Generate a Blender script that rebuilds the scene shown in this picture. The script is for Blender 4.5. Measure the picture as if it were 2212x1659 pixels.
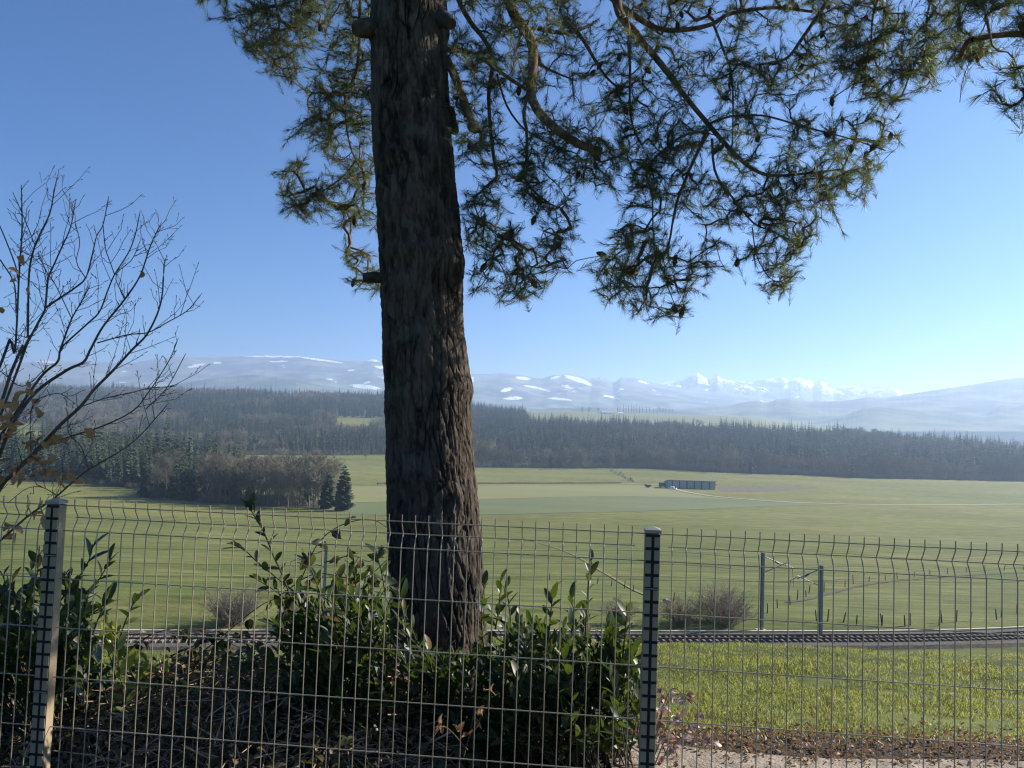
import bpy, math, random
import numpy as np
from mathutils import Vector, Matrix
from mathutils import noise as mnoise

SC = bpy.context.scene
COL = SC.collection
for _o in list(bpy.data.objects):
    bpy.data.objects.remove(_o)

# ------------------------------------------------------------------ camera
EYE = np.array([0.0, 0.0, 1.64])
FPX = 2212 * 26.0 / 36.0                 # focal length in px of a 2212 px wide picture
PITCH = math.radians(2.79)
ROLL = math.radians(2.0)
_f = np.array([0, math.cos(PITCH), math.sin(PITCH)])
_r0 = np.array([1.0, 0, 0]); _u0 = np.array([0, -math.sin(PITCH), math.cos(PITCH)])
_r = math.cos(ROLL) * _r0 + math.sin(ROLL) * _u0
_u = -math.sin(ROLL) * _r0 + math.cos(ROLL) * _u0
cam = bpy.data.cameras.new('camera'); cam.sensor_width = 36; cam.lens = 26
cam.clip_start = 0.05; cam.clip_end = 120000
camo = bpy.data.objects.new('camera', cam); COL.objects.link(camo)
camo.matrix_world = Matrix(((_r[0], _u[0], -_f[0], EYE[0]), (_r[1], _u[1], -_f[1], EYE[1]),
                            (_r[2], _u[2], -_f[2], EYE[2]), (0, 0, 0, 1)))
SC.camera = camo

# ------------------------------------------------------------------ sky, sun, exposure
SUN_AZ = math.radians(68)      # to the right of the viewing direction
SUN_EL = math.radians(29)
world = bpy.data.worlds.new('World'); SC.world = world; world.use_nodes = True
wn = world.node_tree.nodes; wl = world.node_tree.links
bg = wn.get('Background') or wn.new('ShaderNodeBackground')
sky = wn.new('ShaderNodeTexSky'); sky.sky_type = 'NISHITA'; sky.sun_disc = False
sky.sun_elevation = SUN_EL; sky.sun_rotation = SUN_AZ
sky.altitude = 800; sky.air_density = 0.9; sky.dust_density = 0.9; sky.ozone_density = 10.0
hs = wn.new('ShaderNodeHueSaturation'); hs.inputs['Saturation'].default_value = 2.1
wl.new(sky.outputs[0], hs.inputs['Color']); wl.new(hs.outputs[0], bg.inputs[0]); bg.inputs[1].default_value = 0.055
sl = bpy.data.lights.new('sun', 'SUN'); sl.energy = 5.0; sl.angle = math.radians(0.53)
sl.color = (1.0, 0.92, 0.79)
slo = bpy.data.objects.new('sun', sl); COL.objects.link(slo)
_sd = Vector((math.sin(SUN_AZ) * math.cos(SUN_EL), math.cos(SUN_AZ) * math.cos(SUN_EL), math.sin(SUN_EL)))
slo.rotation_euler = (-_sd).to_track_quat('-Z', 'Y').to_euler()
slo.location = (60, 40, 60)
SC.view_settings.view_transform = 'Standard'; SC.view_settings.look = 'None'
SC.view_settings.gamma = 1.0; SC.view_settings.exposure = 1.26
SC.view_settings.use_curve_mapping = False
SC.render.engine = 'CYCLES'
SC.cycles.use_denoising = True; SC.cycles.denoising_prefilter = 'NONE'; SC.cycles.denoising_input_passes = 'RGB_ALBEDO_NORMAL'
SC.cycles.use_adaptive_sampling = False
SC.cycles.pixel_filter_type = 'BLACKMAN_HARRIS'; SC.cycles.filter_width = 1.25
SC.cycles.max_bounces = 5; SC.cycles.diffuse_bounces = 3; SC.cycles.glossy_bounces = 2
SC.cycles.transmission_bounces = 3; SC.cycles.volume_bounces = 1
world.cycles.sampling_method = 'NONE'
SC.cycles.sample_clamp_indirect = 4.0

# ------------------------------------------------------------------ helpers
def rng_of(s): return np.random.default_rng(s)

def ray(px, py):
    """direction (unit depth along y) through a pixel of the 2212 x 1659 view"""
    px = np.asarray(px, float); py = np.asarray(py, float)
    d = _f + ((px - 1106) / FPX)[..., None] * _r + (-(py - 829.5) / FPX)[..., None] * _u
    return d / d[..., 1:2]

def P(px, py, depth):
    depth = np.asarray(depth, float)
    return EYE + ray(px, py) * depth[..., None]

def to_px(p):
    q = np.asarray(p, float) - EYE
    z = q @ _f
    return 1106 + FPX * (q @ _r) / z, 829.5 - FPX * (q @ _u) / z

def link(o, parent=None):
    COL.objects.link(o)
    if parent is not None: o.parent = parent
    return o

def tag(o, label=None, cat=None, group=None, kind=None):
    if label: o['label'] = label
    if cat: o['category'] = cat
    if group: o['group'] = group
    if kind: o['kind'] = kind
    return o

def mk_mesh(name, chunks, mats=(), smooth=True):
    """chunks: list of (V, F[, material index]); F is (m,3) or (m,4)"""
    vs, ls, lt, mi = [], [], [], []
    off = 0
    for c in chunks:
        V, F = np.asarray(c[0], np.float32).reshape(-1, 3), np.asarray(c[1], np.int64)
        if len(F) == 0 or len(V) == 0: continue
        vs.append(V); ls.append((F + off).ravel()); lt.append(np.full(len(F), F.shape[1]))
        mi.append(np.full(len(F), c[2] if len(c) > 2 else 0)); off += len(V)
    me = bpy.data.meshes.new(name)
    V = np.concatenate(vs); L = np.concatenate(ls).astype(np.int32)
    T = np.concatenate(lt).astype(np.int32); M = np.concatenate(mi).astype(np.int32)
    me.vertices.add(len(V)); me.vertices.foreach_set('co', V.ravel())
    me.loops.add(len(L)); me.loops.foreach_set('vertex_index', L)
    me.polygons.add(len(T))
    st = np.concatenate(([0], np.cumsum(T)[:-1])).astype(np.int32)
    me.polygons.foreach_set('loop_start', st); me.polygons.foreach_set('loop_total', T)
    me.polygons.foreach_set('material_index', M)
    me.polygons.foreach_set('use_smooth', np.full(len(T), bool(smooth)))
    me.update(calc_edges=True); me.validate()
    for m in (mats if isinstance(mats, (list, tuple)) else [mats]): me.materials.append(m)
    return me

def obj(name, chunks, mats, parent=None, smooth=True, loc=None):
    o = bpy.data.objects.new(name, mk_mesh(name, chunks, mats, smooth))
    link(o, parent)
    if loc is not None: o.location = loc
    return o

def empty(name, loc=(0, 0, 0), rz=0.0, parent=None):
    o = bpy.data.objects.new(name, None); o.empty_display_size = 0.1
    link(o, parent); o.location = loc; o.rotation_euler = (0, 0, rz); return o

def copy_tree(o, parent=None):
    c = o.copy(); COL.objects.link(c); c.parent = parent
    for ch in o.children: copy_tree(ch, c)
    return c

_Q = np.array([[0, 1, 3, 2], [4, 6, 7, 5], [0, 4, 5, 1], [2, 3, 7, 6], [0, 2, 6, 4], [1, 5, 7, 3]])
def box(x0, x1, y0, y1, z0, z1, m=0):
    V = np.array([[x, y, z] for x in (x0, x1) for y in (y0, y1) for z in (z0, z1)], float)
    return (V, _Q, m)

def bevel_box(x0, x1, y0, y1, z0, z1, b, m=0):
    """box with chamfered vertical edges and top"""
    ring = lambda z, i: [(x0 + b + i, y0 + i, z), (x1 - b - i, y0 + i, z), (x1 - i, y0 + b + i, z), (x1 - i, y1 - b - i, z),
                         (x1 - b - i, y1 - i, z), (x0 + b + i, y1 - i, z), (x0 + i, y1 - b - i, z), (x0 + i, y0 + b + i, z)]
    V = np.array(ring(z0, 0) + ring(z1 - b, 0) + ring(z1, b * .8) + [((x0 + x1) / 2, (y0 + y1) / 2, z1), ((x0 + x1) / 2, (y0 + y1) / 2, z0)])
    q = [[r * 8 + i, r * 8 + (i + 1) % 8, (r + 1) * 8 + (i + 1) % 8, (r + 1) * 8 + i] for r in range(2) for i in range(8)]
    t = [[16 + i, 16 + (i + 1) % 8, 24] for i in range(8)] + [[(i + 1) % 8, i, 25] for i in range(8)]
    return [(V, np.array(q), m), (V, np.array(t), m)]

def tube(pts, rad, sides=6, m=0, cap=True):
    pts = np.asarray(pts, float); n = len(pts)
    rad = np.broadcast_to(np.asarray(rad, float), (n,))
    t = np.gradient(pts, axis=0); t /= np.linalg.norm(t, axis=1)[:, None] + 1e-12
    ref = np.array([0, 0, 1.0]) if abs(t[:, 2]).mean() < .8 else np.array([1.0, 0.13, 0])
    a = np.cross(t, ref); a /= np.linalg.norm(a, axis=1)[:, None] + 1e-12
    b = np.cross(t, a)
    th = np.arange(sides) * 2 * math.pi / sides
    V = pts[:, None, :] + rad[:, None, None] * (np.cos(th)[None, :, None] * a[:, None, :] + np.sin(th)[None, :, None] * b[:, None, :])
    V = V.reshape(-1, 3)
    i = np.arange(n - 1)[:, None]; j = np.arange(sides)[None, :]; k = (j + 1) % sides
    F = np.stack([i * sides + j, i * sides + k, (i + 1) * sides + k, (i + 1) * sides + j], -1).reshape(-1, 4)
    if not cap: return (V, F, m)
    V2 = np.vstack([V, pts[0], pts[-1]]); c0, c1 = len(V), len(V) + 1
    jj = np.arange(sides); kk = (jj + 1) % sides
    T0 = np.stack([kk, jj, np.full(sides, c0), np.full(sides, c0)], -1)
    T1 = np.stack([(n - 1) * sides + jj, (n - 1) * sides + kk, np.full(sides, c1), np.full(sides, c1)], -1)
    T = np.vstack([T0, T1])[:, :3]
    return _join([(V2, F, m), (V2 * 1.0, T, m)])

def _join(ch): return ch   # a list of chunks

def flat(lst):
    out = []
    for c in lst:
        if isinstance(c, list): out += flat(c)
        else: out.append(c)
    return out

def smooth_line(pts, n):
    """Catmull-Rom through the points"""
    p = np.asarray(pts, float)
    if len(p) == 2: return p[0] + (p[1] - p[0]) * np.linspace(0, 1, n)[:, None]
    p = np.vstack([2 * p[0] - p[1], p, 2 * p[-1] - p[-2]])
    s = np.linspace(0, len(p) - 3 - 1e-6, n); i = s.astype(int); t = (s - i)[:, None]
    a, b, c, d = p[i], p[i + 1], p[i + 2], p[i + 3]
    return .5 * (2 * b + (c - a) * t + (2 * a - 5 * b + 4 * c - d) * t ** 2 + (-a + 3 * b - 3 * c + d) * t ** 3)

def poly_sample(rng, poly, n):
    poly = np.asarray(poly, float); lo, hi = poly.min(0), poly.max(0); out = []
    while len(out) < n:
        q = lo + rng.random((4 * n, 2)) * (hi - lo)
        ins = np.zeros(len(q), bool); j = len(poly) - 1
        for i in range(len(poly)):
            xi, yi = poly[i]; xj, yj = poly[j]
            c = ((yi > q[:, 1]) != (yj > q[:, 1])) & (q[:, 0] < (xj - xi) * (q[:, 1] - yi) / (yj - yi + 1e-12) + xi)
            ins ^= c; j = i
        out += list(q[ins])
    return np.array(out[:n])

# smooth value noise on a lattice, vectorised
def vnoise(x, y, seed=0):
    x = np.asarray(x, float); y = np.asarray(y, float)
    xi = np.floor(x).astype(np.int64); yi = np.floor(y).astype(np.int64)
    fx = x - xi; fy = y - yi; fx = fx * fx * (3 - 2 * fx); fy = fy * fy * (3 - 2 * fy)
    def h(a, b):
        n = (a * 374761393 + b * 668265263 + seed * 1442695041) & 0xffffffff
        n = ((n ^ (n >> 13)) * 1274126177) & 0xffffffff
        return ((n ^ (n >> 16)) & 0xffff) / 65535.0
    return (h(xi, yi) * (1 - fx) + h(xi + 1, yi) * fx) * (1 - fy) + (h(xi, yi + 1) * (1 - fx) + h(xi + 1, yi + 1) * fx) * fy

def fbm(x, y, seed=0, oct=4):
    s = 0; a = 1; t = 0
    for k in range(oct):
        s = s + a * vnoise(x * 2 ** k, y * 2 ** k, seed + k * 17); t += a; a *= .5
    return s / t - .5

# ------------------------------------------------------------------ materials
def new_mat(name):
    m = bpy.data.materials.new(name); m.use_nodes = True
    nt = m.node_tree; b = nt.nodes['Principled BSDF']
    return m, nt, b

def mat(name, c1, c2=None, scale=5.0, rough=.8, bump=0.0, bscale=None, metal=0.0, detail=6, stretch=None, spec=.3, coords='Object', trans=None, mid=.5, width=.35):
    """two colours blended by noise, a noise bump, an optional share of translucency"""
    m, nt, b = new_mat(name); N, L = nt.nodes, nt.links
    b.inputs['Roughness'].default_value = rough; b.inputs['Metallic'].default_value = metal
    b.inputs['Specular IOR Level'].default_value = spec
    tc = N.new('ShaderNodeTexCoord'); mp = N.new('ShaderNodeMapping')
    L.new(tc.outputs[coords], mp.inputs[0])
    if stretch: mp.inputs['Scale'].default_value = stretch
    col = None
    if c2 is not None:
        nz = N.new('ShaderNodeTexNoise'); nz.inputs['Scale'].default_value = scale; nz.inputs['Detail'].default_value = detail
        L.new(mp.outputs[0], nz.inputs['Vector'])
        rp = N.new('ShaderNodeValToRGB'); rp.color_ramp.elements[0].position = mid - width / 2; rp.color_ramp.elements[1].position = mid + width / 2
        rp.color_ramp.elements[0].color = (*c1, 1); rp.color_ramp.elements[1].color = (*c2, 1)
        L.new(nz.outputs[0], rp.inputs[0]); L.new(rp.outputs[0], b.inputs['Base Color']); col = rp.outputs[0]
    else:
        b.inputs['Base Color'].default_value = (*c1, 1)
    if bump:
        n2 = N.new('ShaderNodeTexNoise'); n2.inputs['Scale'].default_value = bscale or scale * 4; n2.inputs['Detail'].default_value = 8
        L.new(mp.outputs[0], n2.inputs['Vector'])
        bp = N.new('ShaderNodeBump'); bp.inputs['Strength'].default_value = 1.0; bp.inputs['Distance'].default_value = bump
        L.new(n2.outputs[0], bp.inputs['Height']); L.new(bp.outputs[0], b.inputs['Normal'])
    if trans:
        tr = N.new('ShaderNodeBsdfTranslucent'); mx = N.new('ShaderNodeMixShader'); out = N['Material Output']
        mx.inputs[0].default_value = trans[1]; tr.inputs[0].default_value = (*trans[0], 1)
        L.new(b.outputs[0], mx.inputs[1]); L.new(tr.outputs[0], mx.inputs[2]); L.new(mx.outputs[0], out.inputs['Surface'])
    return m

def leaf_mat(name, ca, cb, tcol, tshare, rough=.35, spec=.5, rare=None):
    """leaf: colour varies from leaf to leaf (random per island), light shines through"""
    m, nt, b = new_mat(name); N, L = nt.nodes, nt.links
    b.inputs['Roughness'].default_value = rough; b.inputs['Specular IOR Level'].default_value = spec
    ge = N.new('ShaderNodeNewGeometry'); oi = N.new('ShaderNodeObjectInfo'); ad = N.new('ShaderNodeMath'); ad.operation = 'ADD'
    fr = N.new('ShaderNodeMath'); fr.operation = 'FRACT'
    L.new(ge.outputs['Random Per Island'], ad.inputs[0]); L.new(oi.outputs['Random'], ad.inputs[1]); L.new(ad.outputs[0], fr.inputs[0])
    rp = N.new('ShaderNodeValToRGB'); rp.color_ramp.elements[0].color = (*ca, 1); rp.color_ramp.elements[1].color = (*cb, 1)
    if rare:
        rp.color_ramp.elements[1].position = .90; e3 = rp.color_ramp.elements.new(.95); e3.color = (*rare, 1)
    L.new(fr.outputs[0], rp.inputs[0]); L.new(rp.outputs[0], b.inputs['Base Color'])
    tr = N.new('ShaderNodeBsdfTranslucent'); tr.inputs[0].default_value = (*tcol, 1)
    mx = N.new('ShaderNodeMixShader'); mx.inputs[0].default_value = tshare
    L.new(b.outputs[0], mx.inputs[1]); L.new(tr.outputs[0], mx.inputs[2]); L.new(mx.outputs[0], N['Material Output'].inputs['Surface'])
    return m
# ------------------------------------------------------------------ terrain heights (z relative to the eye)
DEP = np.array([-1e9, 0.5, 3.0, 4.2, 5.0, 8.0, 10.5, 12.5, 18, 30, 45, 56, 60, 68, 80, 120, 200, 330, 470, 650, 800, 900, 1000, 1200, 1500, 1800, 2200, 2600, 3200, 4500, 6500, 10000, 40000, 90000])
_near = [-1.64, -1.64, -1.65, -1.74, -1.90, -2.50, -3.04, -3.75, -7.2, -12.8, -17.2, -19.2, -19.5, -19.55, -19.6]
#            120    200   330    470    650  800   900   1000  1200  1500  1800  2200  2600  3200  4500  6500  10000
_far = {
 -0.80: [-25.0, -34, -43.5, -46, -48, -48, -48, -48, -48,  -30,   0,   30,   38,   20,   20,   40,   60],
 -0.55: [-25.0, -34, -43.5, -46, -48, -48, -48, -48, -48,  -28,   0,   30,   40,   20,   20,   40,   60],
 -0.36: [-25.0, -34, -43.5, -47, -50, -50, -50, -50, -46,  -24,   4,   34,   42,   20,   20,   40,   60],
 -0.20: [-24.8, -33.5, -42.5, -48, -52, -53, -53, -51, -42, -20,   6,   36,   40,   20,   20,   40,   60],
 -0.04: [-24.6, -32, -41, -47.5, -53, -55.5, -56.5, -56, -45, -18,   2,    8,    0,  16,   50,   70,   90],
  0.10: [-24.5, -31.5, -40.5, -47, -53, -55, -55, -53, -38, -14,  -6,  -14,   10,   46,   68,   90,   110],
  0.30: [-24.5, -31, -40, -46.5, -52.5, -53.5, -53, -49, -32, -10,  -6,  -20,   8,   46,   70,   92,   110],
  0.45: [-24.5, -31, -40, -46.5, -51.5, -53, -52.5, -48, -32, -14, -14,  -40,  -30,    0,   40,   70,   80],
  0.60: [-24.5, -31, -40, -46, -51, -52.5, -52, -48, -36, -26, -30,  -60,  -60,  -40,   20,   70,   80],
  0.80: [-24.5, -31, -40, -46, -51, -52.5, -52, -50, -44, -40, -50,  -70,  -70,  -50,   20,   70,   80],
}
_US = np.array(sorted(_far)); _LD = np.linspace(math.log(0.5), math.log(90000), 3000)
_TAB = []
for _uu in _US:
    z = np.array(_near + _far[_uu] + [90, 110])
    if _uu < -.1: z[5:9] = [-2.72, -3.42, -4.5, -8.2]
    t = np.interp(_LD, np.log(np.maximum(DEP[1:], .5)), z[1:])
    k = np.hanning(61); k /= k.sum(); tp = np.concatenate([np.full(30, t[0]), t, np.full(30, t[-1])]); ts = np.convolve(tp, k, 'valid')
    # keep the near rim and the railway bench crisp
    kk = np.hanning(25); kk /= kk.sum(); tp = np.concatenate([np.full(12, t[0]), t, np.full(12, t[-1])]); tn = np.convolve(tp, kk, 'valid')
    w = np.clip((_LD - math.log(85)) / .4, 0, 1); _TAB.append(tn * (1 - w) + ts * w)
_TAB = np.array(_TAB)

def H(x, y):
    """ground height in world z"""
    x = np.asarray(x, float); y = np.asarray(y, float)
    yy = np.clip(y, .55, 89000)
    u = np.clip(x / np.maximum(yy, 3.0), _US[0], _US[-1] - 1e-6)
    fi = np.interp(u, _US, np.arange(len(_US))); i = np.minimum(fi.astype(int), len(_US) - 2); a = fi - i; a = a * a * (3 - 2 * a)
    g = (np.log(yy) - _LD[0]) / (_LD[1] - _LD[0]); j = np.clip(g.astype(int), 0, len(_LD) - 2); b = g - j
    z = (_TAB[i, j] * (1 - b) + _TAB[i, j + 1] * b) * (1 - a) + (_TAB[i + 1, j] * (1 - b) + _TAB[i + 1, j + 1] * b) * a
    w = np.clip((yy - 1020) / 260, 0, 1) * np.clip((3000 - yy) / 500, 0, 1)
    return z + EYE[2] + w * 26 * fbm(x / 330.0 + 7, yy / 300.0, 91, 3)

def hit(px, py, dmin=12.0, dmax=30000.0):
    """where the view ray through a pixel meets the ground"""
    px = np.atleast_1d(np.asarray(px, float)); py = np.atleast_1d(np.asarray(py, float)); out = []
    ds = np.exp(np.linspace(math.log(dmin), math.log(dmax), 6000))
    for a, b in zip(px, py):
        d = ray(np.array(a), np.array(b)); q = EYE + ds[:, None] * d
        k = np.argmax(q[:, 2] < H(q[:, 0], q[:, 1]))
        out.append(q[k])
    return np.array(out)

# ------------------------------------------------------------------ ground material
def ground_mat():
    m, nt, b = new_mat('meadow_ground'); N, L = nt.nodes, nt.links
    b.inputs['Roughness'].default_value = .95; b.inputs['Specular IOR Level'].default_value = .1
    ge = N.new('ShaderNodeNewGeometry')
    def noise(scale, stretch, detail=5):
        mp = N.new('ShaderNodeMapping'); mp.inputs['Scale'].default_value = stretch; L.new(ge.outputs['Position'], mp.inputs[0])
        n = N.new('ShaderNodeTexNoise'); n.inputs['Scale'].default_value = scale; n.inputs['Detail'].default_value = detail
        L.new(mp.outputs[0], n.inputs['Vector']); return n.outputs[0]
    def ramp(src, a, c, p0=.35, p1=.65):
        r = N.new('ShaderNodeValToRGB'); r.color_ramp.elements[0].position = p0; r.color_ramp.elements[1].position = p1
        r.color_ramp.elements[0].color = (*a, 1); r.color_ramp.elements[1].color = (*c, 1); L.new(src, r.inputs[0]); return r.outputs[0]
    def mixc(f, a, c, mode='MIX'):
        x = N.new('ShaderNodeMix'); x.data_type = 'RGBA'; x.blend_type = mode
        if isinstance(f, float): x.inputs[0].default_value = f
        else: L.new(f, x.inputs[0])
        L.new(a, x.inputs[6]); L.new(c, x.inputs[7]); return x.outputs[2]
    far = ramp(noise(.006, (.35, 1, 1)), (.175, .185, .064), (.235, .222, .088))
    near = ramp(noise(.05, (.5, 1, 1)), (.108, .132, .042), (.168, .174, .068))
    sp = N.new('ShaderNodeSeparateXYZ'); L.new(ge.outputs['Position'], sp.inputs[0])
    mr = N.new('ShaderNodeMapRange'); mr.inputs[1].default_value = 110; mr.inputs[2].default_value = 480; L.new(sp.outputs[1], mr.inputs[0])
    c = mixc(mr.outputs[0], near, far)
    fine = ramp(noise(.55, (.25, 1, 1), 9), (.48, .52, .46), (1.28, 1.24, 1.2), .3, .7)
    c = mixc(.85, c, fine, 'MULTIPLY')
    fine2 = ramp(noise(5.0, (.5, 1, 1), 9), (.6, .62, .55), (1.2, 1.2, 1.1), .3, .7)
    c = mixc(.7, c, fine2, 'MULTIPLY')
    # rows left by the mower and drill, faint
    wv = N.new('ShaderNodeTexWave'); wv.inputs['Scale'].default_value = .09; wv.inputs['Distortion'].default_value = 1.2; wv.bands_direction = 'Y'
    mpw = N.new('ShaderNodeMapping'); mpw.inputs['Rotation'].default_value = (0, 0, .12); L.new(ge.outputs['Position'], mpw.inputs[0]); L.new(mpw.outputs[0], wv.inputs['Vector'])
    c = mixc(.35, c, ramp(wv.outputs[0], (.88, .9, .86), (1.06, 1.05, 1.04), .2, .8), 'MULTIPLY')
    c = mixc(.8, c, ramp(noise(.018, (.5, 1, 1), 4), (.78, .82, .74), (1.1, 1.08, 1.1), .35, .65), 'MULTIPLY')
    w2 = N.new('ShaderNodeTexWave'); w2.inputs['Scale'].default_value = .021; w2.inputs['Distortion'].default_value = .35; w2.inputs['Detail'].default_value = 1; w2.bands_direction = 'Y'
    mq = N.new('ShaderNodeMapping'); mq.inputs['Rotation'].default_value = (0, 0, -.16); L.new(ge.outputs['Position'], mq.inputs[0]); L.new(mq.outputs[0], w2.inputs['Vector'])
    c = mixc(.6, c, ramp(w2.outputs[0], (1, 1, 1), (.72, .74, .68), .93, .99), 'MULTIPLY')
    L.new(c, b.inputs['Base Color'])
    bp = N.new('ShaderNodeBump'); bp.inputs['Distance'].default_value = .25; bp.inputs['Strength'].default_value = .7
    L.new(noise(.9, (.4, 1, 1), 10), bp.inputs['Height']); L.new(bp.outputs[0], b.inputs['Normal'])
    return m

def MICRO(x, y):
    x = np.asarray(x, float); y = np.asarray(y, float)
    return np.clip((15 - y) / 3, 0, 1) * (.035 * fbm(x * 2.2, y * 2.2, 3) + .15 * np.clip((y - 4.4) / 1.2, 0, 1) * fbm(x * 1.1, y * 1.3, 61, 3))
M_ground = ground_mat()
# one sheet: radial rows, azimuth columns, closed behind the camera by coarse columns
_az = np.concatenate([np.linspace(-math.pi, -.80, 40)[:-1], np.linspace(-.80, .80, 540), np.linspace(.80, math.pi, 40)[1:-1]])
_rd = np.concatenate([np.linspace(.7, 14, 84), np.exp(np.linspace(math.log(14.2), math.log(60), 46)), np.exp(np.linspace(math.log(61), math.log(2600), 190)), np.exp(np.linspace(math.log(2650), math.log(85000), 60))])
_A, _R = np.meshgrid(_az, _rd)
_X = np.sin(_A) * _R; _Y = np.cos(_A) * _R
_Z = H(_X, _Y)
_Z = _Z + np.where((_R < 16), MICRO(_X, _Y), 0)
_nc = len(_az); _nr = len(_rd)
_i = np.arange(_nr - 1)[:, None]; _j = np.arange(_nc)[None, :]; _k = (_j + 1) % _nc
_F = np.stack([_i * _nc + _j, _i * _nc + _k, (_i + 1) * _nc + _k, (_i + 1) * _nc + _j], -1).reshape(-1, 4)
_V = np.stack([_X, _Y, _Z], -1).reshape(-1, 3)
_V = np.vstack([_V, [0, 0, 0]]); _T = np.stack([np.arange(_nc), (np.arange(_nc) + 1) % _nc, np.full(_nc, len(_V) - 1)], -1)[:, ::-1]
ground = bpy.data.objects.new('ground', None)
bpy.data.objects.remove(ground)
def _grid_obj():
    me = bpy.data.meshes.new('ground')
    V = _V.astype(np.float32); nf = len(_F); ntf = len(_T)
    L = np.concatenate([_F[:, ::-1].ravel(), _T.ravel()]).astype(np.int32)
    T = np.concatenate([np.full(nf, 4), np.full(ntf, 3)]).astype(np.int32)
    me.vertices.add(len(V)); me.vertices.foreach_set('co', V.ravel()); me.loops.add(len(L)); me.loops.foreach_set('vertex_index', L)
    me.polygons.add(len(T)); me.polygons.foreach_set('loop_start', np.concatenate(([0], np.cumsum(T)[:-1])).astype(np.int32)); me.polygons.foreach_set('loop_total', T)
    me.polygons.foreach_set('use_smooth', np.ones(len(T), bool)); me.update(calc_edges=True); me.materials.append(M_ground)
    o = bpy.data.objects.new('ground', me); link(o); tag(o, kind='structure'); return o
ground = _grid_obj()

def drape(name, A, B, nu, nv, mt, dz, kind='structure'):
    """sheet between two pixel polylines, laid on the ground"""
    a = smooth_line(hit(*np.array(A, float).T), nu); b = smooth_line(hit(*np.array(B, float).T), nu)
    t = np.linspace(0, 1, nv)[:, None, None]; g = a[None] * (1 - t) + b[None] * t
    g[..., 2] = H(g[..., 0], g[..., 1]) + dz
    i = np.arange(nv - 1)[:, None]; j = np.arange(nu - 1)[None, :]
    F = np.stack([i * nu + j, i * nu + j + 1, (i + 1) * nu + j + 1, (i + 1) * nu + j], -1).reshape(-1, 4)
    o = obj(name, [(g.reshape(-1, 3), F)], mt); tag(o, kind=kind); return o

def ribbon(name, pts, width, mt, dz, n=60, px=True, kind='structure'):
    w = hit(*np.array(pts, float).T) if px else np.array(pts, float)
    l = smooth_line(w, n); t = np.gradient(l[:, :2], axis=0); t /= np.linalg.norm(t, axis=1)[:, None]
    nn = np.stack([-t[:, 1], t[:, 0]], -1)
    rows = []
    for s in (-.5, -.17, .17, .5):
        q = l[:, :2] + nn * width * s
        rows.append(np.stack([q[:, 0], q[:, 1], H(q[:, 0], q[:, 1]) + dz], -1))
    g = np.array(rows); i = np.arange(3)[:, None]; j = np.arange(n - 1)[None, :]
    F = np.stack([i * n + j, i * n + j + 1, (i + 1) * n + j + 1, (i + 1) * n + j], -1).reshape(-1, 4)
    o = obj(name, [(g.reshape(-1, 3), F)], mt); tag(o, kind=kind); return o

M_crop = mat('dark_green_crop', (.098, .122, .044), (.122, .142, .056), scale=.03, rough=.95, bump=.1, bscale=.6, stretch=(.4, 1, 1), coords='Object')
M_crop2 = mat('mid_green_crop', (.120, .150, .046), (.155, .172, .058), scale=.02, rough=.95, bump=.1, bscale=.6, stretch=(.4, 1, 1))
M_yell = mat('pale_stubble', (.190, .186, .072), (.165, .172, .062), scale=.02, rough=.95, bump=.1, bscale=.5, stretch=(.3, 1, 1))
M_plough = mat('ploughed_soil', (.10, .075, .055), (.14, .11, .08), scale=.2, rough=1, bump=.2, bscale=1.0)
M_track = mat('pale_gravel_track', (.42, .38, .28), (.34, .31, .22), scale=.4, rough=1)
M_ditch = mat('dark_ditch_soil', (.050, .042, .030), (.085, .075, .045), scale=.5, rough=1)
M_dry = mat('dry_grass_track', (.185, .17, .075), (.15, .155, .06), scale=.3, rough=1)

drape('crop_field', [(700, 1088), (830, 1086), (1035, 1079), (1300, 1073.5), (1500, 1075), (1640, 1082.5), (1800, 1090)],
      [(700, 1112), (830, 1113), (1035, 1112), (1300, 1106.5), (1500, 1101), (1640, 1095), (1800, 1091)], 120, 14, M_crop, .10)
drape('ploughed_field', [(1541, 1050.5), (1620, 1050.5), (1765, 1052)], [(1560, 1063), (1650, 1062), (1765, 1055)], 40, 8, M_plough, .08)
drape('stubble_field', [(740, 1051), (1035, 1049.5), (1340, 1048.5), (1430, 1053), (1470, 1063), (1520, 1072)], [(740, 1086), (1035, 1078), (1300, 1072.5), (1430, 1073.5), (1480, 1074.5), (1520, 1075.5)], 80, 14, M_yell, .07)
ribbon('farm_track', [(1322, 1043.5), (1380, 1046), (1432, 1049), (1470, 1060), (1530, 1071), (1600, 1078), (1700, 1085), (1850, 1090), (2050, 1090.5), (2260, 1089)], 3.6, M_track, .22, 160)
ribbon('farm_track', [(1318, 1017), (1340, 1026), (1365, 1036), (1385, 1043)], 3.0, M_dry, .2, 40)
ribbon('grass_path', [(1130, 1163), (1230, 1195), (1300, 1235), (1370, 1275), (1420, 1296)], .55, M_dry, .09, 60)
ribbon('grass_path', [(150, 1130), (260, 1122), (380, 1115)], 2.0, M_dry, .12, 30)
ribbon('drainage_ditch', [(1700, 1302), (1745, 1295), (1790, 1283), (1850, 1268), (1920, 1257), (2010, 1249), (2110, 1242), (2260, 1236)], .8, M_ditch, .07, 80)
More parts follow.
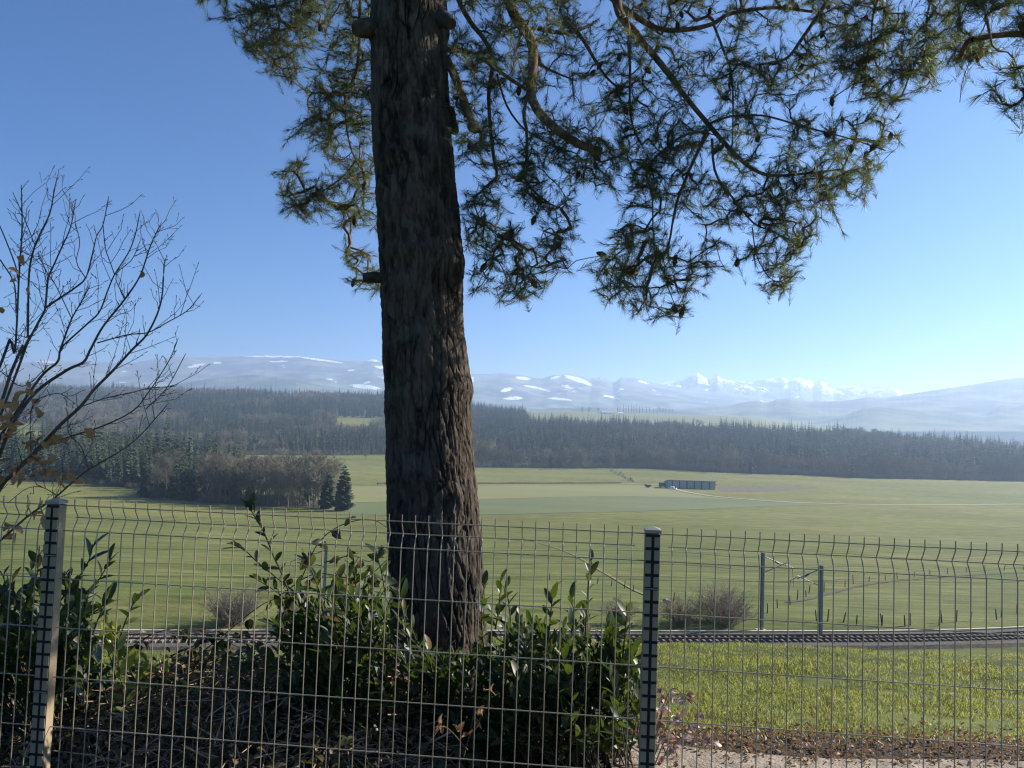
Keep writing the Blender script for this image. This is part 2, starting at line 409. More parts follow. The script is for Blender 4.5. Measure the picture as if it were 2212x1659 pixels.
# ------------------------------------------------------------------ mountains and far hills
def ridge_mat(name, c1, c2, snow=(.82, .84, .88), scale=.004):
    m, nt, b = new_mat(name); N, L = nt.nodes, nt.links
    b.inputs['Roughness'].default_value = .95; b.inputs['Specular IOR Level'].default_value = .05
    ge = N.new('ShaderNodeNewGeometry'); nz = N.new('ShaderNodeTexNoise'); nz.inputs['Scale'].default_value = scale; nz.inputs['Detail'].default_value = 9
    L.new(ge.outputs['Position'], nz.inputs['Vector'])
    rp = N.new('ShaderNodeValToRGB'); rp.color_ramp.elements[0].position = .42; rp.color_ramp.elements[1].position = .62
    rp.color_ramp.elements[0].color = (*c1, 1); rp.color_ramp.elements[1].color = (*c2, 1); L.new(nz.outputs[0], rp.inputs[0])
    at = N.new('ShaderNodeAttribute'); at.attribute_name = 'snow'
    n2 = N.new('ShaderNodeTexNoise'); n2.inputs['Scale'].default_value = scale * 3.5; n2.inputs['Detail'].default_value = 8; L.new(ge.outputs['Position'], n2.inputs['Vector'])
    ad = N.new('ShaderNodeMath'); ad.operation = 'MULTIPLY'; L.new(at.outputs['Fac'], ad.inputs[0])
    sb = N.new('ShaderNodeMath'); sb.operation = 'MULTIPLY_ADD'; sb.inputs[1].default_value = 3.0; sb.inputs[2].default_value = -.55; L.new(n2.outputs[0], sb.inputs[0]); L.new(sb.outputs[0], ad.inputs[1])
    mr = N.new('ShaderNodeMapRange'); mr.inputs[1].default_value = .45; mr.inputs[2].default_value = .6; L.new(ad.outputs[0], mr.inputs[0])
    mx = N.new('ShaderNodeMix'); mx.data_type = 'RGBA'; L.new(mr.outputs[0], mx.inputs[0]); L.new(rp.outputs[0], mx.inputs[6]); mx.inputs[7].default_value = (*snow, 1)
    L.new(mx.outputs[2], b.inputs['Base Color']); return m

def mountain(name, crest, D, foot_py, spread, m, ncol=420, nrow=46, rough=.12, seed=1, snow=None, alpine=False, tooth=0.0, dust=False):
    """a range: crest line seen at the given pixels, distance D, slope falling towards us"""
    cx, cy = np.array(crest, float).T
    px = np.linspace(cx[0], cx[-1], ncol); py = np.interp(px, cx, cy)
    if tooth: py = py + tooth * fbm(px * .35, px * 0 + seed, seed, 3)
    top = P(px, py, np.full(ncol, D)); u = top[:, 0] / D
    zf = P(px, np.full(ncol, foot_py), np.full(ncol, D * (1 - spread)))[:, 2]
    rows = []; att = []
    ts = np.concatenate([np.linspace(0, 1, nrow), [1.15, 1.4]])
    for t in ts:
        if t <= 1:
            d = D * (1 - spread * (1 - t)); z = zf + (top[:, 2] - zf) * t ** 1.25
        else:
            d = D * (1 + spread * (t - 1)); z = top[:, 2] - (top[:, 2] - zf) * (t - 1) * 1.5
        env = math.sin(min(t, 1) * math.pi) ** .7 if t < 1 else 0
        amp = (top[:, 2] - zf) * rough * env
        rg = fbm(u * d / (D * .045), np.full(ncol, d / (D * .05)), seed, 5)
        if alpine: rg = .8 * (.5 - np.abs(fbm(u * d / (D * .035), np.full(ncol, d / (D * .06)), seed + 5, 5)) * 3.0)
        z = z + amp * rg * 2
        q = np.stack([u * d, np.full(ncol, d), z], -1); rows.append(q)
        ppx, ppy = to_px(q); s = np.zeros(ncol)
        for (x0, y0, rx, ry, tilt) in (snow or []):
            xx = ppx - x0; yy = ppy - y0 - tilt * xx
            s = np.maximum(s, 1.25 - (xx / rx) ** 2 - (yy / ry) ** 2)
        if dust: s = np.maximum(s, .06 + 1.7 * fbm(u * d / (D * .016), np.full(ncol, d / (D * .022)), seed + 9, 4) - .5 * abs(t - .75))
        if alpine:
            s = np.maximum(s, .62 + 1.6 * fbm(u * d / (D * .012) - t * 6, np.full(ncol, d / (D * .03)), seed + 9, 4) - .8 * (1 - t))
        att.append(np.clip(s, 0, 1))
    g = np.array(rows); nr = len(ts)
    i = np.arange(nr - 1)[:, None]; j = np.arange(ncol - 1)[None, :]
    F = np.stack([i * ncol + j, i * ncol + j + 1, (i + 1) * ncol + j + 1, (i + 1) * ncol + j], -1).reshape(-1, 4)
    o = obj(name, [(g.reshape(-1, 3), F)], m); tag(o, kind='structure')
    a = o.data.attributes.new('snow', 'FLOAT', 'POINT'); a.data.foreach_set('value', np.array(att, np.float32).ravel())
    return o

M_mtn = ridge_mat('wooded_mountain', (.075, .090, .088), (.22, .225, .19), scale=.0032)
M_alp = ridge_mat('rock_and_snow', (.11, .115, .12), (.2, .2, .2), scale=.003)
M_hill = ridge_mat('wooded_hill', (.045, .062, .055), (.17, .18, .11), scale=.0035)
crestA = [(-500, 800), (-200, 796), (0, 789), (90, 778), (160, 780), (225, 782), (277, 786), (337, 775), (386, 770), (450, 773), (532, 769), (622, 768), (675, 772), (750, 780),
          (783, 781), (806, 776), (825, 781), (900, 796), (1010, 808), (1057, 808), (1089, 805), (1112, 808), (1170, 818), (1192, 811), (1225, 809), (1254, 813), (1277, 818), (1297, 814),
          (1317, 823), (1326, 827), (1341, 816), (1367, 816), (1384, 820), (1416, 828), (1465, 836), (1560, 848), (1700, 862), (1900, 876), (2400, 890)]
snowA = [(95, 781, 34, 3.2, .06), (585, 770, 70, 2.6, .02), (690, 777, 62, 2.4, .14), (806, 779, 16, 3, .05), (424, 790, 22, 4, -.18), (470, 784, 11, 3, 0), (600, 781, 26, 2, 0),
         (790, 836, 36, 5, .1), (820, 793, 14, 4, 0), (760, 800, 12, 2, 0), (1015, 818, 10, 8, .3), (1130, 817, 20, 4, .12), (1094, 842, 16, 5, -.2), (1150, 836, 22, 3, .2), (1175, 842, 18, 3, .3),
         (1225, 836, 16, 3, .25), (1245, 819, 30, 6, .3), (1265, 826, 18, 5, .4), (1200, 815, 14, 3, -.3), (1390, 826, 14, 3, .3), (1320, 858, 24, 3, .2), (1210, 862, 30, 3, .1), (1110, 860, 26, 4, 0)]
mountain('mountain_ridge', crestA, 8800, 905, .45, M_mtn, 620, 90, .11, 3, snowA, tooth=1.6, dust=True)
crestB = [(1250, 850), (1330, 845), (1400, 832), (1465, 820), (1474, 823), (1491, 810), (1500, 808), (1507, 806), (1515, 810), (1523, 816), (1535, 821), (1542, 812), (1546, 808), (1551, 807), (1556, 812), (1561, 818),
          (1590, 824), (1620, 823), (1643, 821), (1666, 818), (1680, 818), (1689, 814), (1702, 821), (1716, 818), (1729, 815), (1745, 819), (1758, 827), (1766, 822), (1775, 818), (1786, 826), (1801, 837), (1814, 835),
          (1844, 832), (1860, 840), (1890, 835), (1915, 837), (1936, 839), (1942, 845), (1971, 850), (2050, 862), (2300, 880)]
mountain('alpine_range', crestB, 10400, 900, .30, M_alp, 700, 70, .16, 8, [(1515, 822, 22, 9, .25), (1735, 826, 26, 9, .5), (1690, 817, 12, 5, .4), (1775, 832, 20, 10, .4), (1640, 868, 16, 6, .1), (1800, 846, 26, 8, .3), (1560, 820, 20, 3, .2)], alpine=True, tooth=1.2)
mountain('wooded_hill', [(250, 852), (337, 838), (394, 827), (469, 816), (544, 809), (600, 814), (682, 831), (750, 842), (860, 852)], 6400, 880, .3, M_hill, 240, 30, .12, 21, tooth=1.4)
mountain('wooded_hill', [(1420, 892), (1486, 883), (1545, 880), (1581, 875), (1611, 867), (1637, 866), (1657, 870), (1680, 862), (1709, 860), (1748, 867), (1814, 867), (1876, 858), (1912, 859), (1978, 849), (2044, 839),
          (2093, 832), (2158, 821), (2212, 815), (2320, 800), (2500, 792), (2700, 800)], 5600, 922, .32, M_hill, 420, 40, .10, 31, tooth=2.2)
mountain('wooded_hill', [(1740, 915), (1782, 903), (1828, 896), (1864, 883), (1896, 879), (1946, 883), (2044, 888), (2110, 893), (2129, 892), (2159, 880), (2212, 875), (2320, 868), (2500, 870)], 4300, 932, .2, M_hill, 260, 26, .10, 41, tooth=2.0)
mountain('wooded_hill', [(1040, 896), (1120, 886), (1200, 881), (1320, 882), (1420, 884), (1500, 890), (1600, 897)], 4700, 912, .16, M_hill, 240, 20, .08, 51, tooth=1.5)

# ------------------------------------------------------------------ haze: the winter air in one closed box
def haze_box():
    m = bpy.data.materials.new('haze_air'); m.use_nodes = True; N = m.node_tree.nodes; L = m.node_tree.links
    N.remove(N['Principled BSDF']); v = N.new('ShaderNodeVolumePrincipled')
    v.inputs['Color'].default_value = (.54, .72, 1.0, 1); v.inputs['Density'].default_value = HAZE
    v.inputs['Anisotropy'].default_value = .36
    L.new(v.outputs[0], N['Material Output'].inputs['Volume'])
    m.cycles.volume_sampling = 'DISTANCE'; m.cycles.homogeneous_volume = True
    o = obj('haze', [box(-30000, 30000, -1500, 24000, -120, 860)], m, smooth=False)
    tag(o, kind='stuff'); return o
HAZE = 1.45e-4
haze_box()
# ------------------------------------------------------------------ trees of the woods
M_bark_far = mat('grey_brown_bark', (.12, .10, .08), (.20, .17, .14), scale=1.5, rough=.95)
M_twig_far = mat('brown_winter_twigs', (.150, .136, .100), (.225, .205, .150), scale=.12, rough=.95, coords='Object')
M_spruce = mat('dark_spruce_needles', (.022, .040, .020), (.048, .070, .032), scale=.5, rough=.8, detail=3)
M_spruce_b = mat('blue_green_needles', (.026, .044, .024), (.055, .076, .034), scale=.4, rough=.8, detail=3)

def bare_tree(seed, h, spread, n1=11, twig=.035, dens=1.0, low=.24):
    """trunk chunks and crown chunks of a leafless broad-leaved tree"""
    r = rng_of(seed); tr = []; cr = []
    lean = r.normal(0, .02, 2)
    zs = np.linspace(0, h * .93, 9)
    tp = np.stack([lean[0] * zs + .12 * np.sin(zs * .5 + seed), lean[1] * zs + .12 * np.cos(zs * .43 + seed), zs], -1)
    rad = .28 * (h / 22) * (1 - zs / (h * 1.02)) ** .8 + .03
    tr += [tube(tp, rad, 5)]
    def branch(p, d, L, rr, lev):
        n = 4 if lev == 1 else 3
        pts = [p]; q = p.copy(); dd = d.copy()
        for k in range(n):
            dd = dd + r.normal(0, .16, 3) + np.array([0, 0, .14]); dd /= np.linalg.norm(dd); q = q + dd * L / n; pts.append(q.copy())
        pts = np.array(pts)
        cr.append(tube(pts, np.linspace(rr, max(rr * .35, twig * .6), n + 1), 3, 1 if lev > 1 else 0, cap=False))
        if lev >= 4: return
        m = {1: int(6 * dens) + 1, 2: int(5 * dens) + 1, 3: int(4 * dens)}[lev]
        for k in range(m):
            t = r.uniform(.25, 1) * n; i = min(int(t), n - 1); b = pts[i] + (pts[i + 1] - pts[i]) * (t - i)
            e = dd + r.normal(0, .6, 3); e /= np.linalg.norm(e)
            branch(b, e, L * r.uniform(.38, .62), max(rr * .5, twig), lev + 1)
    for k in range(n1):
        t = low + (.96 - low) * (k + r.random()) / n1; z = t * h * .93
        b = np.array([np.interp(z, zs, tp[:, 0]), np.interp(z, zs, tp[:, 1]), z]); a = k * 2.4 + r.normal(0, .4)
        up = .55 + .7 * t
        d = np.array([math.cos(a), math.sin(a), up]); d /= np.linalg.norm(d)
        L = spread * (1.15 - .75 * abs(t - .55) / .45 * .7) * r.uniform(.8, 1.2)
        branch(b, d, L, .10 * h / 22, 1)
    return flat(tr), flat(cr)

def spruce_tree(seed, h, w, layers=17, per=8, droop=.35, ex=.85):
    r = rng_of(seed); tr = [tube(np.array([[0, 0, 0], [0, 0, h * .5], [0, 0, h * .985]]), [.24 * h / 24, .14 * h / 24, .02], 5)]; V = []; F = []
    for k in range(layers):
        t = (k + .6) / layers; z = h * (.07 + .92 * t); L = w * (1 - t) ** ex * (1 if t > .1 else .75) + .12
        npl = max(4, int(per * (1 - .45 * t)))
        for j in range(npl):
            a = 2 * math.pi * (j + r.random() * .8) / npl + k; l = L * r.uniform(.7, 1.15); zz = z + r.normal(0, .012 * h)
            d = np.array([math.cos(a), math.sin(a), 0]); s = np.array([-d[1], d[0], 0]); dr = droop * l * r.uniform(.6, 1.3)
            wd = .30 * l + .16
            # a bough: ridge line with two hanging sides, ragged
            p0 = np.array([0, 0, zz]); p1 = d * l * .5 + [0, 0, zz - dr * .25]; p2 = d * l + [0, 0, zz - dr * .55]
            o = len(V)
            V += [p0, p1, p2, p1 + s * wd - [0, 0, .26 * l + .1], p1 - s * wd - [0, 0, .26 * l + .1],
                  p1 * .45 + p0 * .55 + s * wd * .5 - [0, 0, .22 * l], p1 * .45 + p0 * .55 - s * wd * .5 - [0, 0, .22 * l],
                  (p1 + p2) / 2 + s * wd * .75 - [0, 0, .24 * l], (p1 + p2) / 2 - s * wd * .75 - [0, 0, .24 * l]]
            F += [[o, o + 1, o + 5], [o + 1, o + 3, o + 5], [o + 1, o + 7, o + 3], [o + 1, o + 2, o + 7],
                  [o, o + 6, o + 1], [o + 1, o + 6, o + 4], [o + 1, o + 4, o + 8], [o + 1, o + 8, o + 2]]
    return flat(tr), [(np.array(V), np.array(F), 0)]

def as_thing(name, trunk, crown, mt, mc, label, cat, loc, rz, group=None, sc=1.0):
    e = empty(name, loc, rz); e.scale = (sc, sc, sc); tag(e, label, cat, group)
    obj('trunk', trunk, mt, e); obj('crown', crown, mc, e, smooth=False); return e

BT = [bare_tree(11 + k, [22, 20, 24, 18][k], [5.6, 5.0, 5.2, 5.6][k], 15 + k, low=[.24, .30, .20, .16][k]) for k in range(4)]
ST = [spruce_tree(31 + k, [26, 23, 29][k], [3.9, 4.2, 3.6][k], 20 + k, 9) for k in range(3)]
def remat(ch, k): return [(c[0], c[1], k) for c in ch]
def shift(ch, k): return [(c[0], c[1], (c[2] if len(c) > 2 else 0) + k) for c in ch]
ME_bare = [mk_mesh('bare_tree', remat(t, 0) + c, [M_bark_far, M_twig_far], False) for t, c in BT]
ME_spr = [mk_mesh('spruce_tree', remat(t, 0) + shift(c, 1), [M_bark_far, (M_spruce, M_spruce_b, M_spruce)[k]], False) for k, (t, c) in enumerate(ST)]

def scatter_group(proto):
    g = bpy.data.node_groups.new('wood_scatter', 'GeometryNodeTree')
    g.interface.new_socket('Geometry', in_out='INPUT', socket_type='NodeSocketGeometry'); g.interface.new_socket('Geometry', in_out='OUTPUT', socket_type='NodeSocketGeometry')
    N, L = g.nodes, g.links; gi = N.new('NodeGroupInput'); go = N.new('NodeGroupOutput')
    oi = N.new('GeometryNodeObjectInfo'); oi.inputs['Object'].default_value = proto; oi.inputs['As Instance'].default_value = True
    ip = N.new('GeometryNodeInstanceOnPoints')
    sa = N.new('GeometryNodeInputNamedAttribute'); sa.data_type = 'FLOAT_VECTOR'; sa.inputs['Name'].default_value = 'scl'
    ra = N.new('GeometryNodeInputNamedAttribute'); ra.data_type = 'FLOAT_VECTOR'; ra.inputs['Name'].default_value = 'rot'
    L.new(gi.outputs[0], ip.inputs['Points']); L.new(oi.outputs['Geometry'], ip.inputs['Instance'])
    L.new(sa.outputs['Attribute'], ip.inputs['Scale']); L.new(ra.outputs['Attribute'], ip.inputs['Rotation']); L.new(ip.outputs[0], go.inputs[0])
    return g

PROTO = {}
def wood(name, label, pts, rng, kinds, smin=.75, smax=1.15):
    """one wood = stuff; its trees are scattered copies, one object per species mix member"""
    pick = rng.choice(len(kinds), len(pts), p=[k[1] for k in kinds])
    for ki, (key, _) in enumerate(kinds):
        q = pts[pick == ki]
        if len(q) == 0: continue
        me = bpy.data.meshes.new(name); me.vertices.add(len(q)); me.vertices.foreach_set('co', q.astype(np.float32).ravel())
        s = rng.uniform(smin, smax, len(q)) * (1 + .9 * fbm(q[:, 0] / 45, q[:, 1] / 45, 71, 2)); sc = np.stack([s * rng.uniform(.85, 1.35, len(q)), s * rng.uniform(.85, 1.35, len(q)), s], -1)
        a = me.attributes.new('scl', 'FLOAT_VECTOR', 'POINT'); a.data.foreach_set('vector', sc.astype(np.float32).ravel())
        rr = np.zeros((len(q), 3)); rr[:, 2] = rng.uniform(0, 6.28, len(q)); rr[:, :2] = rng.normal(0, .02, (len(q), 2))
        b = me.attributes.new('rot', 'FLOAT_VECTOR', 'POINT'); b.data.foreach_set('vector', rr.astype(np.float32).ravel())
        o = bpy.data.objects.new(name, me); link(o); tag(o, kind='stuff'); o['label'] = label
        md = o.modifiers.new('scatter', 'NODES'); md.node_group = scatter_group(PROTO[key])

def region_points(rng, u0, u1, d0, d1, spacing, keep=None):
    """jittered points between two azimuth tangents and two depth curves (functions of u)"""
    out = []
    f0 = d0 if callable(d0) else (lambda u: d0 + 0 * u); f1 = d1 if callable(d1) else (lambda u: d1 + 0 * u)
    ys = np.arange(np.min(f0(np.linspace(u0, u1, 40))), np.max(f1(np.linspace(u0, u1, 40))), spacing)
    for y in ys:
        x = np.arange(u0 * y, u1 * y, spacing); x = x + rng.uniform(-.45, .45, len(x)) * spacing; yy = y + rng.uniform(-.45, .45, len(x)) * spacing
        u = x / yy; k = (yy > f0(u)) & (yy < f1(u)); out.append(np.stack([x[k], yy[k]], -1))
    q = np.vstack(out)
    if keep is not None: q = q[keep(q[:, 0], q[:, 1])]
    return np.column_stack([q, H(q[:, 0], q[:, 1]) - .3])

# prototypes stand as trees of their own at the wood's edge
def stand_at(px, py, me, name, label, cat, group, sc=1.0, rz=0.0):
    p = hit(px, py)[0]; o = bpy.data.objects.new(name, me); link(o); o.location = (p[0], p[1], p[2] - .2); o.scale = (sc,) * 3; o.rotation_euler = (0, 0, rz)
    tag(o, label, cat, group); return o
G_edge = 'single trees at the forest edge'
PROTO['b0'] = stand_at(1128, 1010, ME_bare[0], 'bare_tree', 'pale bare tree standing at the forest edge beside the pine trunk', 'tree', G_edge)
PROTO['b1'] = stand_at(1322, 1013, ME_bare[1], 'bare_tree', 'bare tree where the scrub ditch meets the forest edge', 'tree', G_edge, .9)
PROTO['b2'] = stand_at(1560, 1022, ME_bare[2], 'bare_tree', 'bare tree at the forest edge above the green barn roof', 'tree', G_edge, .9)
PROTO['b3'] = stand_at(790, 994, ME_bare[3], 'bare_tree', 'bare tree at the far forest edge left of the pine trunk', 'tree', G_edge, .9)
PROTO['s0'] = stand_at(1622, 1025, ME_spr[0], 'spruce_tree', 'dark spruce at the forest edge just right of the barn', 'tree', G_edge)
PROTO['s1'] = stand_at(1190, 1011, ME_spr[1], 'spruce_tree', 'dark spruce at the forest edge among pale bare trees', 'tree', G_edge)
PROTO['s2'] = stand_at(1842, 1033, ME_spr[2], 'spruce_tree', 'tall dark spruce at the right-hand forest edge', 'tree', G_edge)

_wr = rng_of(77)
def clump(x, y, s, seed): return fbm(x / s, y / s, seed, 3)
# forest behind the barn: bare broad-leaved belt in front, spruce above
def base_depth(u):   # front edge of the forest, from the pixels of its foot
    return np.interp(u, _bu, _bd)
_bp = np.array([(1035, 1010), (1130, 1010), (1230, 1012), (1318, 1011), (1420, 1012), (1560, 1021), (1700, 1025), (1850, 1032), (2050, 1037), (2212, 1040), (2400, 1046)], float)
_bh = hit(_bp[:, 0], _bp[:, 1]); _bu = _bh[:, 0] / _bh[:, 1]; _bd = _bh[:, 1]
def forest(name, label, u0, u1, d0, d1, spacing, sprucy, seed, smin=.75, smax=1.15):
    q = region_points(_wr, u0, u1, d0, d1, spacing)
    f0 = d0 if callable(d0) else (lambda u: d0 + 0 * u)
    rel = q[:, 1] - f0(q[:, 0] / q[:, 1])
    s = sprucy(q[:, 0], q[:, 1], rel) + 3.4 * clump(q[:, 0], q[:, 1], 120, seed) + _wr.normal(0, .12, len(q))
    sp = s > 0
    wood(name, label, q[sp], _wr, [('s0', .4), ('s1', .3), ('s2', .3)], smin, smax * 1.2)
    wood(name, label, q[~sp], _wr, [('b0', .3), ('b1', .25), ('b2', .25), ('b3', .2)], smin * 1.05, smax)
forest('forest', 'mixed forest of spruce and bare trees behind the barn', -.10, .80, base_depth, lambda u: base_depth(u) + np.interp(u, [0, .3, .5, .8], [820, 640, 620, 420]), 10.5,
       lambda x, y, r: np.where(r < 50, -.22, .62) - .30 * (x / y > .42) , 5)
# left-hand hill, its foot and the woods in the valley
def keepout(polys):
    def f(q):
        k = np.ones(len(q), bool)
        px, py = to_px(q + np.array([0, 0, 0]))
        for (x0, x1, y0, y1) in polys: k &= ~((px > x0) & (px < x1) & (py > y0) & (py < y1))
        return k
    return f
def forest2(name, label, u0, u1, d0, d1, spacing, bias, seed, ko=(), smin=.75, smax=1.15):
    q = region_points(_wr, u0, u1, d0, d1, spacing)
    q = q[keepout(ko)(q)]
    s = bias + 3.4 * clump(q[:, 0], q[:, 1], 140, seed) + _wr.normal(0, .12, len(q)); sp = s > 0
    wood(name, label, q[sp], _wr, [('s0', .4), ('s1', .3), ('s2', .3)], smin, smax * 1.2)
    wood(name, label, q[~sp], _wr, [('b0', .3), ('b1', .25), ('b2', .25), ('b3', .2)], smin * 1.05, smax)
forest2('forest', 'wooded hillside of bare trees and spruce across the valley', -.80, .02, 1330, 2560, 13.0, .28, 15, [(725, 835, 903, 935)])
forest2('forest', 'belt of bare trees and young spruce in the valley', -.62, -.08, lambda u: np.interp(u, [-.62, -.45, -.3, -.2, -.08], [760, 760, 880, 960, 1040]), 1330, 11.0, .20, 25, [(-60, 335, 930, 952), (725, 835, 903, 935)], .6, .9)
forest2('forest', 'dense wood on the left behind the grove', -.80, -.36, lambda u: np.interp(u, [-.8, -.62, -.55, -.45, -.36], [440, 440, 430, 400, 400]), lambda u: np.interp(u, [-.8, -.5, -.36], [700, 620, 520]), 8.0, .20, 35, (), .7, 1.0)

# the grove in front: every tree is a thing with trunk and crown
GB = [(mk_mesh('trunk', t, M_bark_far, True), mk_mesh('crown', c, [M_bark_far, M_twig_far], False)) for t, c in BT]
GS = [(mk_mesh('trunk', t, M_bark_far, True), mk_mesh('crown', c, M_spruce, False)) for t, c in ST]
_fir = spruce_tree(57, 21, 5.0, 22, 12, .3, .55); GS.append((mk_mesh('trunk', _fir[0], M_bark_far, True), mk_mesh('crown', _fir[1], M_spruce, False)))
def put_tree(kind, k, x, y, sc, label, group=None, cat='tree', rz=0.0):
    e = empty('spruce_tree' if kind == 's' else 'bare_tree', (x, y, float(H(x, y)) - .15), rz); e.scale = (sc, sc, sc)
    tag(e, label, cat, group); mt, mc = (GS if kind == 's' else GB)[k]
    for nm, me in (('trunk', mt), ('crown', mc)):
        o = bpy.data.objects.new(nm, me); link(o, e)
    return e
_gr = rng_of(5)
_foot = hit(*np.array([(300, 1074), (380, 1080), (450, 1086), (520, 1090), (590, 1094), (650, 1097), (690, 1100)], float).T)
gx = []; G_gr = 'bare trees of the grove in front'
for k in range(260):
    t = _gr.random(); t = t ** .8 * (len(_foot) - 1.001); i = int(t); b = _foot[i] + (_foot[i + 1] - _foot[i]) * (t - i)
    dep = _gr.random() ** 1.3 * 60; x = b[0] - .10 * dep + _gr.normal(0, 2.0); y = b[1] + dep
    if any((x - a) ** 2 + (y - c) ** 2 < 3.6 ** 2 for a, c in gx): continue
    gx.append((x, y))
    px, _ = to_px(np.array([x, y, H(x, y)]))
    spr = (px < 420 and _gr.random() < .6) or (_gr.random() < .07)
    if spr: put_tree('s', int(_gr.integers(3)), x, y, _gr.uniform(.75, 1.0), *((('dark spruce at the left end of the grove among bare trees', 'spruces at the left of the grove') if px < 430 else ('dark spruce in the middle of the bare grove', 'spruces inside the grove'))), rz=_gr.uniform(0, 6))
    else:
        row = 'front row' if dep < 10 else ('middle' if dep < 32 else 'rear'); end = 'left' if px < 470 else ('centre' if px < 590 else 'right')
        put_tree('b', int(_gr.integers(4)), x, y, _gr.uniform(.78, 1.02), f'bare grey-brown tree in the {row} of the grove, {end} part', f'bare trees of the grove, {row}, {end} part', rz=_gr.uniform(0, 6))
q = hit(np.array([702., 741.]), np.array([1101., 1104.]))
put_tree('s', 3, q[0][0], q[0][1] + 4, .86, 'dark spruce at the grove end, left one of the pair', None)
put_tree('s', 3, q[1][0], q[1][1], .98, 'broad dark spruce at the right end of the grove', None)

for e in [o for o in bpy.data.objects if o.name.startswith('spruce_tree') and 'grove' in o.get('label', '') and 'end' in o.get('label', '')]: e.scale = (e.scale[0] * 1.1, e.scale[1] * 1.1, e.scale[2])
# leaf-brown forest floor under the woods, and brushwood at their edges
M_floor = mat('leaf_brown_forest_floor', (.050, .038, .026), (.085, .062, .040), scale=.08, rough=1, bump=.3, bscale=.5)
def floor_sheet(u0, u1, f0, f1, nu=120, nv=30):
    us = np.linspace(u0, u1, nu); a = f0(us); b = f1(us); t = np.linspace(0, 1, nv)[:, None]; d = a[None] * (1 - t) + b[None] * t; x = us[None] * d
    g = np.stack([x, d, H(x, d) + .12], -1); i = np.arange(nv - 1)[:, None]; j = np.arange(nu - 1)[None, :]
    F = np.stack([i * nu + j, i * nu + j + 1, (i + 1) * nu + j + 1, (i + 1) * nu + j], -1).reshape(-1, 4)
    o = obj('forest_floor', [(g.reshape(-1, 3), F)], M_floor); tag(o, kind='structure')
floor_sheet(-.10, .80, lambda u: base_depth(u) - 3, lambda u: base_depth(u) + 500)
floor_sheet(-.80, -.36, lambda u: np.interp(u, [-.8, -.62, -.55, -.45, -.36], [436, 436, 426, 396, 396]), lambda u: np.interp(u, [-.8, -.5, -.36], [700, 620, 520]))
floor_sheet(-.62, -.10, lambda u: np.interp(u, [-.62, -.45, -.3, -.2, -.08], [800, 800, 876, 956, 1036]), lambda u: 1180 + 0 * u)
_gf = _foot[:, 0] / _foot[:, 1]
floor_sheet(_gf[0], _gf[-1] + .012, lambda u: np.interp(u, _gf, _foot[:, 1]) - 1.5, lambda u: np.interp(u, _gf, _foot[:, 1]) + 50)
# undergrowth along the forest edges: leafless scrub
def scrub_mesh(seed):
    r = rng_of(seed); ch = []
    for k in range(46):
        a = r.uniform(0, 6.28); p = np.array([math.cos(a), math.sin(a), 0]) * r.uniform(0, 2.2); d = np.array([r.normal(0, .35), r.normal(0, .35), 1]); L = r.uniform(1.6, 4.2)
        q = np.array([p, p + d * L * .5, p + (d + r.normal(0, .25, 3)) * L]); ch.append(tube(q, [.06, .05, .03], 3, 0, cap=False))
        for j in range(4):
            b = q[1] + (q[2] - q[1]) * r.random(); e = d + r.normal(0, .7, 3); ch.append(tube(np.array([b, b + e * L * .15, b + e * L * .32]), [.04, .035, .03], 3, 0, cap=False))
    return mk_mesh('scrub', flat(ch), M_twig_far, False)
_so = bpy.data.objects.new('scrub_bush', scrub_mesh(3)); link(_so); _p = hit(1270, 1012)[0]; _so.location = (_p[0], _p[1], H(_p[0], _p[1])); tag(_so, 'leafless scrub at the forest edge right of the logs', 'bush'); PROTO['u0'] = _so
wood('undergrowth', 'leafless scrub along the forest edge', region_points(_wr, -.10, .80, lambda u: base_depth(u) - 2, lambda u: base_depth(u) + 26, 4.6), _wr, [('u0', 1.0)], .7, 1.5)
wood('undergrowth', 'leafless scrub along the valley woods', region_points(_wr, -.62, -.08, lambda u: np.interp(u, [-.62, -.45, -.3, -.2, -.08], [760, 760, 878, 958, 1038]), lambda u: np.interp(u, [-.62, -.45, -.3, -.2, -.08], [790, 790, 900, 985, 1065]), 5.5), _wr, [('u0', 1.0)], .7, 1.5)
wood('undergrowth', 'leafless scrub along the left wood and grove', np.vstack([region_points(_wr, -.80, -.38, lambda u: np.interp(u, [-.8, -.62, -.55, -.45, -.36], [438, 438, 428, 398, 398]), lambda u: np.interp(u, [-.8, -.62, -.55, -.45, -.36], [452, 452, 442, 412, 412]), 3.4),
      region_points(_wr, _gf[0], _gf[-1], lambda u: np.interp(u, _gf, _foot[:, 1]) + 4, lambda u: np.interp(u, _gf, _foot[:, 1]) + 46, 5.2)]), _wr, [('u0', 1.0)], .4, .8)
